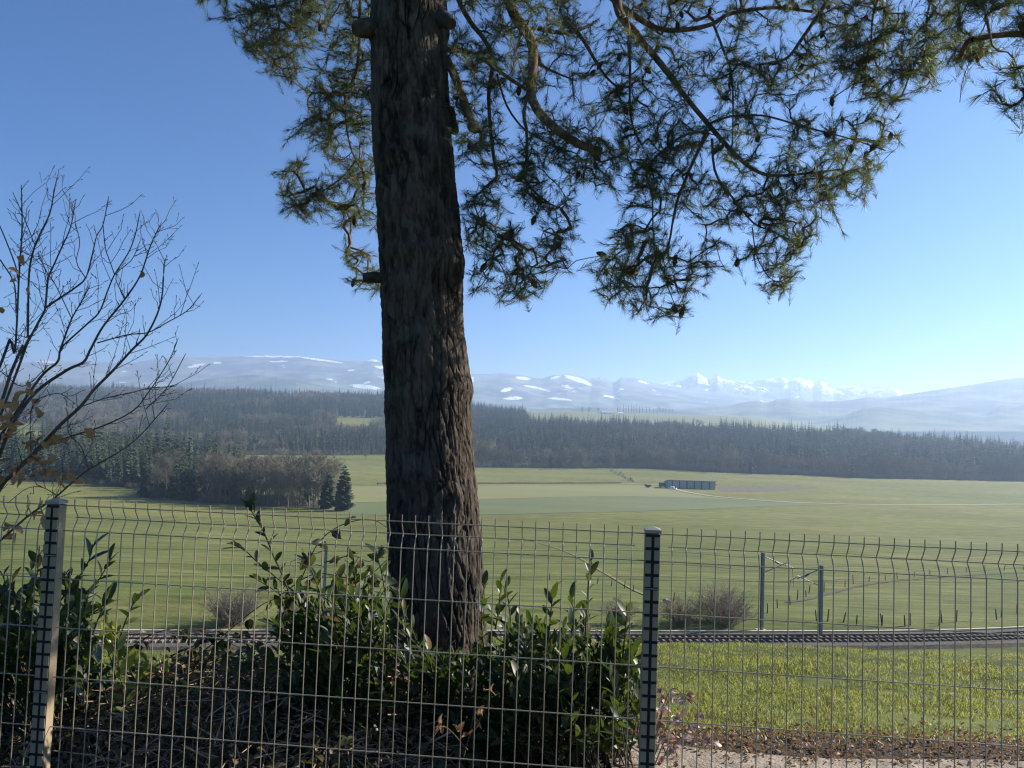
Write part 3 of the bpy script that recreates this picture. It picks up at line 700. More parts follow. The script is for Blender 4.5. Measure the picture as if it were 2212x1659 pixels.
# ------------------------------------------------------------------ railway
M_ballast = mat('brown_grey_ballast', (.055, .048, .040), (.12, .105, .09), scale=3.0, rough=1, bump=.05, bscale=9)
M_rail = mat('rusty_rail_steel', (.07, .045, .035), (.11, .075, .06), scale=2, rough=.6, metal=.3)
M_sleeper = mat('grey_sleeper', (.11, .10, .085), (.19, .175, .15), scale=2, rough=.95)
M_conc = mat('pale_concrete', (.40, .36, .29), (.52, .47, .38), scale=1.2, rough=.9, bump=.01)
M_galv = mat('galvanised_steel', (.20, .22, .25), (.28, .30, .33), scale=2, rough=.5, metal=.4)
M_black = mat('black_cable', (.02, .02, .022), rough=.6)
M_insul = mat('brown_insulator', (.10, .06, .045), rough=.3)
ZR = EYE[2] - 19.5
def track_line(n=260, off=0.0):
    k = np.array([(-120, 52), (-80, 56.6), (-35.6, 62.0), (12, 67.6), (26, 69.3), (40, 71.2), (54, 74.2), (72, 80.2), (96, 92), (120, 108)])
    l = smooth_line(k, n); t = np.gradient(l, axis=0); t /= np.linalg.norm(t, axis=1)[:, None]; nn = np.stack([-t[:, 1], t[:, 0]], -1)
    return l + nn * off, t
def sweep(name, prof, m, n=260, parent=None, z=ZR):
    """profile (lateral, height) pairs along the track"""
    rows = []
    for a, h in prof: l, _ = track_line(n, a); rows.append(np.column_stack([l, np.full(n, z + h)]))
    g = np.array(rows); k = len(prof); i = np.arange(k - 1)[:, None]; j = np.arange(n - 1)[None, :]
    F = np.stack([i * n + j, (i + 1) * n + j, (i + 1) * n + j + 1, i * n + j + 1], -1).reshape(-1, 4)
    return obj(name, [(g.reshape(-1, 3), F)], m, parent, smooth=False)
track = sweep('railway_track', [(-3.0, -.5), (-2.1, .22), (2.0, .22), (2.7, -.1), (2.71, -.5)], M_ballast); tag(track, kind='structure')
for s in (-.5, .5):
    w = .036
    sweep('rail', [(s - w, .36), (s - w, .50), (s + w, .50), (s + w, .36)], M_rail, parent=track)
ME_sl = mk_mesh('sleeper', bevel_box(-.12, .12, -1.1, 1.1, 0, .16, .02), M_sleeper, False)
_l, _t = track_line(4000); _s = np.concatenate([[0], np.cumsum(np.linalg.norm(np.diff(_l, axis=0), axis=1))])
for d in np.arange(0, _s[-1], .62):
    i = int(np.searchsorted(_s, d)); i = min(i, len(_l) - 1)
    if abs(_l[i][0]) > .75 * _l[i][1] + 2: continue
    o = bpy.data.objects.new('sleeper', ME_sl); link(o, track); o.location = (_l[i][0], _l[i][1], ZR + .215); o.rotation_euler = (0, 0, math.atan2(_t[i][1], _t[i][0]))
kerb = sweep('cable_duct_kerb', [(3.1, -.5), (3.1, .06), (3.12, .07), (3.34, .07), (3.36, .06), (3.36, -.5)], M_conc); tag(kerb, kind='structure')

def h_beam(h, w, d):
    return flat([box(-w / 2, w / 2, -d / 2, -d / 2 + .035, 0, h), box(-w / 2, w / 2, d / 2 - .035, d / 2, 0, h), box(-.03, .03, -d / 2 + .035, d / 2 - .035, 0, h)])
def mast(px, py, h, side, label, reach=3.1):
    """side: +1 arm reaches to the right in the picture"""
    p = hit(px, py, 40)[0]; z0 = ZR - .3 if side else p[2]
    e = empty('catenary_mast', (p[0], p[1], z0), math.radians(8)); tag(e, label, 'mast', 'overhead line masts of the railway')
    obj('pole', h_beam(h, .26, .30), M_galv, e, smooth=False)
    obj('footing', bevel_box(-.5, .5, -.5, .5, -.4, .28, .06), M_conc, e, smooth=False)
    a = side
    z = h - .75
    st = obj('stay_tube', flat([tube([[.15 * a, 0, h - .35], [reach * .78 * a, -.0, h - 1.25]], .05, 6)]), M_galv, e)
    obj('insulator', flat([tube(np.array([[reach * .42 * a + k * .05 * a, 0, h - .835 - k * .026] for k in range(10)]), [.06 if k % 2 else .11 for k in range(10)], 7)]), M_insul, st)
    br = obj('brace_tube', flat([tube([[.15 * a, 0, h - 1.9], [reach * .80 * a, 0, h - .95]], .045, 6)]), M_galv, e)
    obj('registration_arm', flat([tube([[reach * .78 * a, 0, h - 1.1], [reach * 1.02 * a, 0, h - 1.45]], .035, 6), tube([[reach * 1.0 * a, 0, h - 1.42], [reach * 1.06 * a, 0, h - 3.3]], .03, 6)]), M_galv, e)
    return e, p
m1, pm1 = mast(1645, 1362, 7.7, 1, 'grey steel railway mast behind the track with arm pointing right')
m2, pm2 = mast(1772, 1381, 7.1, -1, 'grey steel railway mast in front of the track with arm pointing left')
m3, pm3 = mast(697, 1356, 7.6, -1, 'grey railway mast behind the left laurel with arm pointing left')
# overhead wires, each its own thing
for (off, h, sag, lab) in ((-.1, 5.5, .05, 'lowest overhead wire along the railway'), (.1, 6.9, .5, 'sagging carrier wire above the contact wire'), (3.4, 7.5, .5, 'thin feeder wire at the tops of the far masts'), (-3.0, 6.4, .4, 'thin cable on the near side of the track')):
    l, _ = track_line(260, off); s = np.linspace(0, 12 * math.pi, 260)
    w = obj('overhead_wire', flat([tube(np.column_stack([l, ZR + h - sag * np.sin(s / 2) ** 2]), .014, 4)]), M_black); tag(w, lab, 'wire', 'overhead wires of the railway')

# ------------------------------------------------------------------ stakes and field fence
M_stake = mat('weathered_stake', (.06, .05, .04), (.11, .09, .07), scale=4, rough=.95)
ME_st = [mk_mesh('fence_stake', flat([tube(np.array([[0, 0, -.2], [.01, 0, .6], [.02, .01, hh]]), [.075, .07, .055], 6)]), M_stake) for hh in (1.15, 1.3, .95)]
def stakes(line, n, label, group, jit=.4, seed=1):
    l = smooth_line(hit(*np.array(line, float).T, 40), n); r = rng_of(seed)
    for k, p in enumerate(l):
        o = bpy.data.objects.new('fence_stake', ME_st[k % 3]); link(o); o.location = (p[0] + r.normal(0, jit), p[1] + r.normal(0, jit), H(p[0], p[1])); o.rotation_euler = (r.normal(0, .06), r.normal(0, .08), r.uniform(0, 6))
        o.scale = (1, 1, r.uniform(.85, 1.15)); tag(o, label, 'stake', group)
stakes([(1640, 1322), (1690, 1310), (1745, 1289), (1790, 1276), (1850, 1262), (1920, 1251), (2010, 1243), (2110, 1236), (2212, 1231)], 21, 'dark wooden stake along the ditch across the field', 'stakes along the ditch', .3, 3)
stakes([(1770, 1341), (1830, 1347), (1900, 1349), (1970, 1350), (2050, 1346), (2120, 1339), (2205, 1328)], 15, 'short dark stake just behind the railway track', 'stakes behind the railway', .5, 4)
stakes([(1190, 1253), (1290, 1262), (1340, 1270), (1390, 1283), (1440, 1297), (1490, 1299), (1540, 1300), (1600, 1306)], 14, 'small stake beside the grassy path down to the railway', 'stakes by the grassy path', .3, 5)
stakes([(1545, 1050.5), (1620, 1050), (1700, 1050.5), (1790, 1052)], 9, 'tiny far stake along the ploughed strip right of the barn', 'stakes by the ploughed strip', .1, 6)

# ------------------------------------------------------------------ bare bushes by the line
def bare_bush(seed, h, w, n=60):
    r = rng_of(seed); ch = []
    for k in range(n):
        a = r.uniform(0, 6.28); tl = r.uniform(.15, 1.0); d = np.array([math.cos(a) * tl * w / h, math.sin(a) * tl * w / h, 1.0]); L = h * r.uniform(.6, 1.0); d /= np.linalg.norm(d)
        p = np.array([math.cos(a), math.sin(a), 0]) * r.uniform(0, .25 * w); pts = [p]; dd = d.copy()
        for i in range(5): dd = dd + r.normal(0, .10, 3) + [0, 0, .02]; dd /= np.linalg.norm(dd); pts.append(pts[-1] + dd * L / 5)
        pts = np.array(pts); ch.append(tube(pts, np.linspace(.028, .010, 6), 3, 0, cap=False))
        for j in range(9):
            t = r.uniform(1.2, 5); i = min(int(t), 4); b = pts[i] + (pts[i + 1] - pts[i]) * (t - i); e = dd + r.normal(0, .45, 3); e /= np.linalg.norm(e); l2 = L * r.uniform(.15, .4)
            c = np.array([b, b + e * l2 * .5, b + (e + r.normal(0, .2, 3)) * l2]); ch.append(tube(c, [.014, .010, .006], 3, 0, cap=False))
            for q in range(3):
                f = e + r.normal(0, .5, 3); f /= np.linalg.norm(f); s0 = c[1] + (c[2] - c[1]) * r.random(); ch.append(tube(np.array([s0, s0 + f * l2 * .25, s0 + f * l2 * .45]), [.008, .006, .005], 3, 0, cap=False))
    return flat(ch)
M_bush = mat('grey_brown_bush_twigs', (.135, .112, .088), (.235, .20, .16), scale=.6, rough=.95)
M_bush2 = mat('grey_brown_twigs', (.13, .115, .10), (.20, .18, .155), scale=.6, rough=.95)
def bush(px, py, h, w, n, seed, label, m):
    p = hit(px, py, 60)[0]; o = obj('bare_bush', bare_bush(seed, h, w, n), m, loc=(p[0], p[1], H(p[0], p[1]) - .1)); tag(o, label, 'bush', 'leafless bushes by the railway'); return o
bush(1560, 1347, 3.6, 5.2, 150, 1, 'large leafless bush beside the railway left of the masts', M_bush)
bush(1470, 1350, 2.8, 3.4, 80, 2, 'smaller leafless bush left of the large one by the railway', M_bush)
bush(1340, 1350, 2.4, 2.2, 50, 3, 'leafless bush behind the laurel right of the pine trunk', M_bush)
bush(500, 1350, 3.4, 3.6, 120, 4, 'grey leafless bush beyond the track on the left', M_bush2)
bush(640, 1350, 2.2, 2.2, 50, 5, 'low leafless bush beyond the track behind the left laurel', M_bush2)
# stones by the bush
M_stone = mat('pale_stone', (.30, .29, .26), (.42, .40, .36), scale=3, rough=.9)
def rock(seed, s):
    r = rng_of(seed); V = []; F = []; n, mth = 9, 6
    for i in range(mth):
        ph = math.pi * i / (mth - 1)
        for j in range(n):
            th = 2 * math.pi * j / n; k = 1 + r.normal(0, .13); V.append([s * k * math.sin(ph) * math.cos(th), s * .8 * k * math.sin(ph) * math.sin(th), s * .6 * k * math.cos(ph)])
    for i in range(mth - 1):
        for j in range(n): F.append([i * n + j, (i + 1) * n + j, (i + 1) * n + (j + 1) % n, i * n + (j + 1) % n])
    return [(np.array(V), np.array(F))]
for k, (px, py, s) in enumerate([(1438, 1301, .38), (1446, 1303, .25), (1518, 1292, .25)]):
    p = hit(px, py, 60)[0]; o = obj('boulder', rock(60 + k, s), M_stone, loc=(p[0], p[1], H(p[0], p[1]) + .2)); tag(o, ['pale boulder behind the right fence post', 'small stone beside the pale boulder', 'pale stone in the bare bush'][k], 'boulder')

# ------------------------------------------------------------------ barn and farm things
M_barn = mat('sage_green_cladding', (.27, .34, .29), (.32, .39, .33), scale=.4, rough=.6)
M_barnd = mat('dark_green_pilaster', (.045, .065, .06), (.06, .08, .07), scale=.5, rough=.6)
M_roof = mat('weathered_sheet_roof', (.42, .38, .37), (.52, .48, .46), scale=.6, rough=.6)
pb = hit(np.array([1443., 1536.]), np.array([1055., 1056.])); pL = pb[0]
Lb = (pb[1][0] - pL[0]); zb = float(min(H(pL[0], pL[1]), H(pb[1][0], pL[1]))) - .1
barn = empty('barn', (pL[0], pL[1], zb)); tag(barn, 'long sage green barn with dark pilasters and low pitched roof', 'barn')
hf, hb, db = 6.6, 4.4, 13.0
_gable = lambda x0, x1: (np.array([[x0, .02, 0], [x0, db, 0], [x0, db, hb], [x0, .02, hf], [x1, .02, 0], [x1, db, 0], [x1, db, hb], [x1, .02, hf]]), np.array([[0, 3, 2, 1], [4, 5, 6, 7], [0, 1, 5, 4], [1, 2, 6, 5], [2, 3, 7, 6], [0, 4, 7, 3]]))
obj('gable_wall', [_gable(0, .3)], M_barn, barn, smooth=False)
obj('gable_wall', [_gable(Lb - .3, Lb)], M_barn, barn, smooth=False)
obj('back_wall', [box(.3, Lb - .3, db - .3, db - .02, 0, hb - .1)], M_barn, barn, smooth=False)
obj('plinth', [box(.3, Lb - .3, -.02, .28, 0, .45)], M_barnd, barn, smooth=False)
cuts = [0, .08, .238, .40, .56, .72, .885, 1.0]
for k in range(7):
    x0, x1 = .3 + cuts[k] * (Lb - .6), .3 + cuts[k + 1] * (Lb - .6)
    obj('wall_panel', [box(x0 + (.5 if k else 0), x1 - (.5 if k < 6 else 0), .05, .25, .46, hf - .05)], M_barn, barn, smooth=False)
    if k: obj('pilaster', [box(x0 - .49, x0 + .49, .0, .28, .46, hf - .05)], M_barnd, barn, smooth=False)
rv = np.array([[-.9, -.9, hf + .12], [Lb + .9, -.9, hf + .12], [Lb + .9, db + .9, hb - .30], [-.9, db + .9, hb - .30]])
obj('roof', [(np.vstack([rv, rv + [0, 0, .55]]), np.array([[0, 3, 2, 1], [4, 5, 6, 7], [0, 1, 5, 4], [1, 2, 6, 5], [2, 3, 7, 6], [3, 0, 4, 7]]))], M_roof, barn, smooth=False)
obj('gutter', flat([tube(np.array([[-.9, -1.0, hf + .1], [Lb + .9, -1.0, hf + .1]]), .12, 6)]), M_barnd, barn)

M_gtrl = mat('dark_green_paint', (.025, .045, .03), (.04, .06, .04), scale=2, rough=.5)
M_blue = mat('dull_blue_paint', (.07, .10, .16), (.10, .13, .19), scale=1, rough=.5)
M_tyre = mat('black_tyre', (.02, .02, .02), (.035, .033, .03), scale=4, rough=.9)
M_glass = mat('dark_glass', (.03, .04, .05), rough=.1, spec=.6)
M_wrap = mat('white_bale_wrap', (.78, .80, .80), (.70, .73, .75), scale=1.5, rough=.35, bump=.02, bscale=3)
def wheel(parent, x, y, r, w=.4):
    o = obj('wheel', flat([tube(np.array([[0, -w / 2, 0], [0, -w / 2 + .05, 0], [0, w / 2 - .05, 0], [0, w / 2, 0]]), [r * .9, r, r, r * .9], 14)]), M_tyre, parent, loc=(x, y, r))
    obj('rim', flat([tube(np.array([[0, -w / 2 - .02, 0], [0, w / 2 + .02, 0]]), r * .5, 10)]), M_galv, o); return o
def at_ground(px, py):
    p = hit(px, py)[0]; return (p[0], p[1], float(H(p[0], p[1])))
tr = empty('farm_trailer', at_ground(1400, 1053), .1); tag(tr, 'dark green farm trailer standing on the track left of the barn', 'trailer')
obj('bed', [(np.array([[-2.6, -1.1, 1.0], [2.3, -1.1, .9], [2.3, 1.1, .9], [-2.6, 1.1, 1.0], [-3.0, -1.3, 2.7], [2.5, -1.3, 1.9], [2.5, 1.3, 1.9], [-3.0, 1.3, 2.7]]), np.array([[0, 3, 2, 1], [4, 5, 6, 7], [0, 1, 5, 4], [1, 2, 6, 5], [2, 3, 7, 6], [3, 0, 4, 7]]))], M_gtrl, tr, smooth=False)
obj('drawbar', flat([tube(np.array([[2.3, 0, .9], [4.0, 0, .6]]), .12, 6)]), M_gtrl, tr)
for sx in (-.9, .5):
    for sy in (-1.2, 1.2): wheel(tr, sx, sy, .6)
tk = empty('farm_truck', at_ground(1432, 1053), -.5); tag(tk, 'dull blue farm lorry with tall box parked at the barn gable', 'truck')
obj('box_body', flat([box(-3.2, 1.4, -1.25, 1.25, 1.1, 4.0)]), M_blue, tk, smooth=False)
obj('chassis', [box(-3.2, 3.3, -.5, .5, .7, 1.08)], M_black, tk, smooth=False)
cb = obj('cab', [(np.array([[1.5, -1.2, 1.1], [3.4, -1.2, 1.1], [3.4, 1.2, 1.1], [1.5, 1.2, 1.1], [1.5, -1.1, 3.1], [3.0, -1.1, 3.1], [3.0, 1.1, 3.1], [1.5, 1.1, 3.1], [3.4, -1.2, 2.0], [3.4, 1.2, 2.0]]), np.array([[0, 3, 2, 1], [4, 5, 6, 7], [1, 2, 9, 8], [0, 4, 7, 3]])),
                 (np.array([[1.5, -1.2, 1.1], [3.4, -1.2, 1.1], [3.4, -1.2, 2.0], [3.0, -1.1, 3.1], [1.5, -1.1, 3.1], [1.5, 1.2, 1.1], [3.4, 1.2, 1.1], [3.4, 1.2, 2.0], [3.0, 1.1, 3.1], [1.5, 1.1, 3.1]]), np.array([[0, 1, 2], [0, 2, 3], [0, 3, 4], [5, 7, 6], [5, 8, 7], [5, 9, 8]]))], M_blue, tk, smooth=False)
obj('windscreen', [(np.array([[3.42, -1.1, 2.02], [3.42, 1.1, 2.02], [3.03, 1.0, 3.0], [3.03, -1.0, 3.0]]), np.array([[0, 1, 2, 3]]))], M_glass, cb)
for sx in (-2.2, 2.5):
    for sy in (-1.15, 1.15): wheel(tk, sx, sy, .5)
bl = at_ground(1452, 1057)
ME_bale = mk_mesh('wrapped_bale', flat([tube(np.array([[-.62, 0, 0], [-.6, 0, 0], [-.5, 0, 0], [0, 0, 0], [.5, 0, 0], [.6, 0, 0], [.62, 0, 0]]), [.3, .55, .64, .66, .64, .55, .3], 14)]), M_wrap)
for k, (dx, dy, dz) in enumerate([(-2.6, 0, .62), (-1.2, -.1, .62), (.2, 0, .62), (1.6, -.2, .62), (-.5, .1, 1.72), (.9, 0, 1.72), (2.9, -.4, .62)]):
    o = bpy.data.objects.new('wrapped_bale', ME_bale); link(o); o.location = (bl[0] + dx, bl[1] + dy, bl[2] + dz); o.rotation_euler = (0, 0, .1 * k)
    tag(o, 'white plastic wrapped bale piled in front of the barn corner', 'bale', 'wrapped bales at the barn')

# dark bank of earth and scrub strip in the fields
def bank(name, pts, hgt, wid, m, label, n=70, seed=3):
    l = smooth_line(hit(*np.array(pts, float).T), n); r = rng_of(seed); t = np.gradient(l[:, :2], axis=0); t /= np.linalg.norm(t, axis=1)[:, None]; nn = np.stack([-t[:, 1], t[:, 0]], -1)
    rows = []
    hh = hgt * (1 + .5 * fbm(np.arange(n) * .35, np.zeros(n), seed))
    for a, f in ((-.5, -.1), (-.3, .6), (0, 1), (.3, .6), (.5, -.1)):
        q = l[:, :2] + nn * wid * a; rows.append(np.column_stack([q, H(q[:, 0], q[:, 1]) + hh * f]))
    g = np.array(rows); i = np.arange(4)[:, None]; j = np.arange(n - 1)[None, :]
    F = np.stack([i * n + j, i * n + j + 1, (i + 1) * n + j + 1, (i + 1) * n + j], -1).reshape(-1, 4)
    o = obj(name, [(g.reshape(-1, 3), F)], m); o['kind'] = 'structure'; return o
bank('earth_bank', [(815, 1046), (900, 1045), (1035, 1045.5), (1200, 1045), (1342, 1044)], 1.3, 2.2, M_ditch, 'low dark earth bank')
bank('earth_bank', [(1532, 1045), (1545, 1048)], 1.0, 3, M_ditch, 'low dark earth bank', 10)
for k, (px, py) in enumerate([(1322, 1019), (1329, 1023), (1336, 1027), (1344, 1031), (1350, 1035), (1358, 1039), (1366, 1042), (1340, 1025), (1362, 1037)]):
    p = hit(px, py)[0]; o = obj('scrub_bush', bare_bush(100 + k, 3.4, 3.2, 24), M_bush2, loc=(p[0], p[1], H(p[0], p[1]) - .1), smooth=False); tag(o, 'leafless scrub bush in the ditch running up to the forest', 'bush', 'scrub along the ditch below the forest')
# felled logs at the forest edge
M_log = mat('pale_log', (.45, .40, .33), (.55, .50, .42), scale=2, rough=.9)
for k in range(4):
    p = hit(1378 - k * 14 - 0, 1012.5)[0]; p = hit(1220 - k * 16, 1015.5)[0]
    o = obj('felled_log', flat([tube(np.array([[-4.6, 0, .5], [0, .1, .5], [4.6, 0, .45]]), [.45, .4, .32], 8)]), M_log, loc=(p[0], p[1], H(p[0], p[1])))
    tag(o, 'pale felled log lying at the forest edge right of the trunk', 'log', 'felled logs at the forest edge')
lg = hit(645, 1066)[0]
o = obj('felled_log', flat([tube(np.array([[-5, -1, .4], [0, 0, .5], [5, 1, .6]]), .22, 6)]), M_log, loc=(lg[0], lg[1], H(lg[0], lg[1]) + .4)); tag(o, 'pale felled trunk lying behind the grove', 'log')

# ------------------------------------------------------------------ far farms, poplars
M_wh = mat('white_render', (.75, .75, .73), (.68, .68, .66), scale=.3, rough=.8)
M_rf2 = mat('grey_far_roof', (.40, .40, .41), (.48, .48, .49), scale=.3, rough=.7)
M_rf3 = mat('brown_tile_roof', (.17, .10, .075), (.22, .13, .10), scale=.5, rough=.8)
def farm(px, py, L, W, h, label, mw, mr, rz=0.0, dmin=1900, name='farm_building', ridge=3.0):
    p = hit(px, py, dmin)[0]; e = empty(name, (p[0], p[1], float(H(p[0], p[1])) - .3), rz); tag(e, label, 'building')
    obj('wall', [box(-L / 2, L / 2, -W / 2, W / 2, 0, h)], mw, e, smooth=False)
    V = np.array([[-L / 2 - .6, -W / 2 - .6, h - .1], [L / 2 + .6, -W / 2 - .6, h - .1], [L / 2 + .6, W / 2 + .6, h - .1], [-L / 2 - .6, W / 2 + .6, h - .1], [-L / 2 - .6, 0, h + ridge], [L / 2 + .6, 0, h + ridge]])
    obj('roof', [(V, np.array([[0, 1, 5, 4], [2, 3, 4, 5], [0, 3, 2, 1]])), (V, np.array([[1, 2, 5], [3, 0, 4]]))], mr, e, smooth=False)
    for s in (-.25, .25): obj('door', [box(L * s - 2, L * s + 2, -W / 2 - .12, -W / 2 - .02, 0, h * .75)], M_barnd, e, smooth=False)
    return e
farm(1311, 894, 52, 18, 7, 'long grey farm roof beyond the forest left of the poplars', M_wh, M_rf2, .1)
farm(1340, 895, 24, 14, 5, 'small white-roofed shed beside the long farm roof', M_wh, M_wh, .1)
farm(1692, 897, 34, 16, 6, 'white-roofed farm shed on the plain far behind the barn', M_wh, M_wh, .1)
farm(200, 943, 12, 9, 5, 'small white house in the valley on the left', M_wh, M_rf3, .1, 900, 'farmhouse')
farm(484, 941, 5, 5, 9, 'tiny white tower among the valley woods', M_wh, M_wh, .1, 900, 'tower', 2.0)
M_pop = mat('grey_poplar_twigs', (.08, .075, .065), (.12, .11, .095), scale=.4, rough=.95)
def poplar(seed, h):
    r = rng_of(seed); ch = [tube(np.array([[0, 0, 0], [.1, 0, h * .5], [0, .1, h]]), [.4, .25, .05], 5, 0)]
    for k in range(110):
        z = r.uniform(.12, .93) * h; a = r.uniform(0, 6.28); L = h * .14 * (1.1 - z / h); d = np.array([math.cos(a) * .35, math.sin(a) * .35, 1])
        ch.append(tube(np.array([[0, 0, z], d * L * .5 * [1.6, 1.6, 1] + [0, 0, z], d * L * [1.5, 1.5, 1.1] + [0, 0, z]]), [.24, .2, .14], 3, 0, cap=False))
    return flat(ch)
ME_pop = [mk_mesh('poplar_tree', poplar(200 + k, 40 + 4 * k), M_pop, False) for k in range(3)]
_pr = rng_of(9)
for k, px in enumerate([1334, 1339, 1346, 1352, 1357, 1364, 1369, 1374, 1381, 1388, 1396, 1403, 1411, 1420]):
    p = hit(px, 894.5, 2000)[0]; o = bpy.data.objects.new('poplar_tree', ME_pop[k % 3]); link(o); o.location = (p[0], p[1], H(p[0], p[1]) - .5); o.scale = (1, 1, _pr.uniform(.75, 1.05)); o.rotation_euler = (0, 0, k)
    tag(o, 'slim upright poplar in the row on the far plain', 'tree', 'poplar row on the far plain')
for k, px in enumerate([1425, 1432, 1438, 1446, 1452, 1258, 1272, 1292, 1508, 1514]):
    p = hit(px, 895.0, 2000)[0]; o = bpy.data.objects.new('bare_tree', ME_bare[k % 4]); link(o); o.location = (p[0], p[1], H(p[0], p[1]) - .5); o.scale = (1.5, 1.5, _pr.uniform(1.1, 1.4)); o.rotation_euler = (0, 0, k)
    tag(o, 'round-crowned bare tree on the far plain near the poplar row', 'tree', 'bare trees on the far plain')
# line of trees on the plain at the right
wood('treeline', 'line of trees on the plain far right', np.column_stack([(lambda q: np.column_stack([q[:, 0], q[:, 1], H(q[:, 0], q[:, 1]) - .5]))(region_points(_wr, .55, .8, 3300, 3420, 20)[:, :3])]), _wr, [('s0', .5), ('b1', .5)], .8, 1.2)
# ------------------------------------------------------------------ wire fence
TH = math.atan(.0949); FD = 2.92
_fx = np.array([math.cos(TH), -math.sin(TH), 0]); _fy = np.array([math.sin(TH), math.cos(TH), 0])
M_wire = mat('grey_coated_wire', (.27, .235, .175), (.33, .285, .21), scale=6, rough=.45, metal=.25, spec=.5)
M_post = mat('warm_grey_post_coat', (.26, .205, .135), (.30, .24, .16), scale=25, rough=.8, bump=.0006, bscale=300, spec=.15)
M_rub = mat('black_rubber_strip', (.008, .008, .011), rough=.65)
M_cap = mat('grey_plastic_cap', (.26, .235, .195), (.30, .27, .225), scale=9, rough=.4)
fence = empty('wire_fence', (0, FD, 0), -TH); tag(fence, 'grey welded wire panel fence with two notched posts across the foreground', 'fence')
FT = 1.245          # post top
ME_plate = mk_mesh('clip_plate', bevel_box(-.0112, .0112, -.003, .003, -.0190, .0190, .0012) + [], M_post, False)
ME_cl = mk_mesh('clamp_band', [box(-.0285, .0285, -.0035, .0, -.0016, .0016)], M_galv, False)
def post(t, odd):
    p = obj('fence_post', [box(-.028, .028, .006, .048, -.35, FT - .02)] , M_post, fence, smooth=False); p.location = (t, -.028, 0)
    s = obj('rubber_strip', [box(-.0255, .0255, .0015, .0055, -.2, FT - .022)], M_rub, p, smooth=False)
    z = FT - .05
    k = 0
    while z > -.1:
        for sx in (-1, 1):
            o = bpy.data.objects.new('clip_plate', ME_plate); link(o, p); o.location = (sx * .0168, .0008, z)
        k += 1; z -= .05
        if k in odd:
            o = bpy.data.objects.new('clamp_band', ME_cl); link(o, p); o.location = (0, -.003, z + .025)
    c = .031
    V = np.array([[-c, -.004, FT - .016], [c, -.004, FT - .016], [c, .052, FT - .016], [-c, .052, FT - .016], [-c, -.004, FT - .004], [c, -.004, FT - .004], [c, .052, FT - .004], [-c, .052, FT - .004], [0, .024, FT + .008]])
    obj('post_cap', [(V, np.array([[0, 1, 5, 4], [1, 2, 6, 5], [2, 3, 7, 6], [3, 0, 4, 7]])), (V, np.array([[4, 5, 8], [5, 6, 8], [6, 7, 8], [7, 4, 8]]))], M_cap, p, smooth=False)
    return p
POSTS = [-4.37, -1.88, .562, 3.05]
for k, t in enumerate(POSTS): post(t, [(9,), (4, 15), (4, 21), (7,)][k])
RAILS = [(1.222, 0), (1.170, .027), (1.118, 0), (.920, 0), (.720, 0), (.520, 0), (.320, 0), (.120, 0), (.070, .027), (.020, 0)]
_wp = np.array([[0, 0, 1.250], [0, 0, 1.222], [0, .004, 1.208], [0, .024, 1.176], [0, .027, 1.170], [0, .024, 1.164], [0, .004, 1.130], [0, 0, 1.118], [0, 0, .72], [0, 0, .120], [0, .004, .108], [0, .027, .070], [0, .004, .032], [0, 0, .020], [0, 0, -.01]])
ME_vw = mk_mesh('vertical_wire', flat([tube(_wp, .00225, 6)]), M_wire)
for a in range(3):
    t0, t1 = POSTS[a] + .0775, POSTS[a + 1] - .0765
    for t in np.linspace(t0, t1, 44):
        o = bpy.data.objects.new('vertical_wire', ME_vw); link(o, fence); o.location = (t, 0, 0)
    for z, dy in RAILS:
        e0, e1 = (t0 - .014, t1 + .014) if dy else (POSTS[a] + .022, POSTS[a + 1] - .022)
        obj('horizontal_wire', flat([tube(np.array([[e0, dy + .0043, z], [(e0 + e1) / 2, dy + .0043, z], [e1, dy + .0043, z]]), .0024, 6)]), M_wire, fence)

# ------------------------------------------------------------------ near ground: path, soil, litter
M_path = mat('gravel_path', (.16, .13, .10), (.34, .285, .22), scale=14, rough=1, bump=.012, bscale=60)
M_soil = mat('leafy_soil', (.030, .022, .015), (.075, .055, .035), scale=9, rough=1, bump=.02, bscale=40)
def strip(name, x0, x1, f0, f1, m, dz, nx=80, ny=16):
    xs = np.linspace(x0, x1, nx); t = np.linspace(0, 1, ny)[:, None]; y = f0(xs)[None] * (1 - t) + f1(xs)[None] * t; x = np.repeat(xs[None], ny, 0)
    z = H(x, y) + MICRO(x, y) + dz + .012 * fbm(x * 9, y * 9, 5)
    g = np.stack([x, y, z], -1); i = np.arange(ny - 1)[:, None]; j = np.arange(nx - 1)[None, :]
    F = np.stack([i * nx + j, i * nx + j + 1, (i + 1) * nx + j + 1, (i + 1) * nx + j], -1).reshape(-1, 4)
    o = obj(name, [(g.reshape(-1, 3), F)], m); tag(o, kind='structure')
PATH_FAR = lambda x: 3.98 - .05 * (x - 1) + .05 * np.sin(x * 3.1)
strip('soil', -5.5, 7, lambda x: 2.3 + 0 * x, lambda x: np.where(x < .6, 5.2, PATH_FAR(x) + .42 + .06 * np.sin(x * 5)), M_soil, .022)
strip('gravel_path', .55, 7, lambda x: 2.2 + 0 * x, PATH_FAR, M_path, .040)

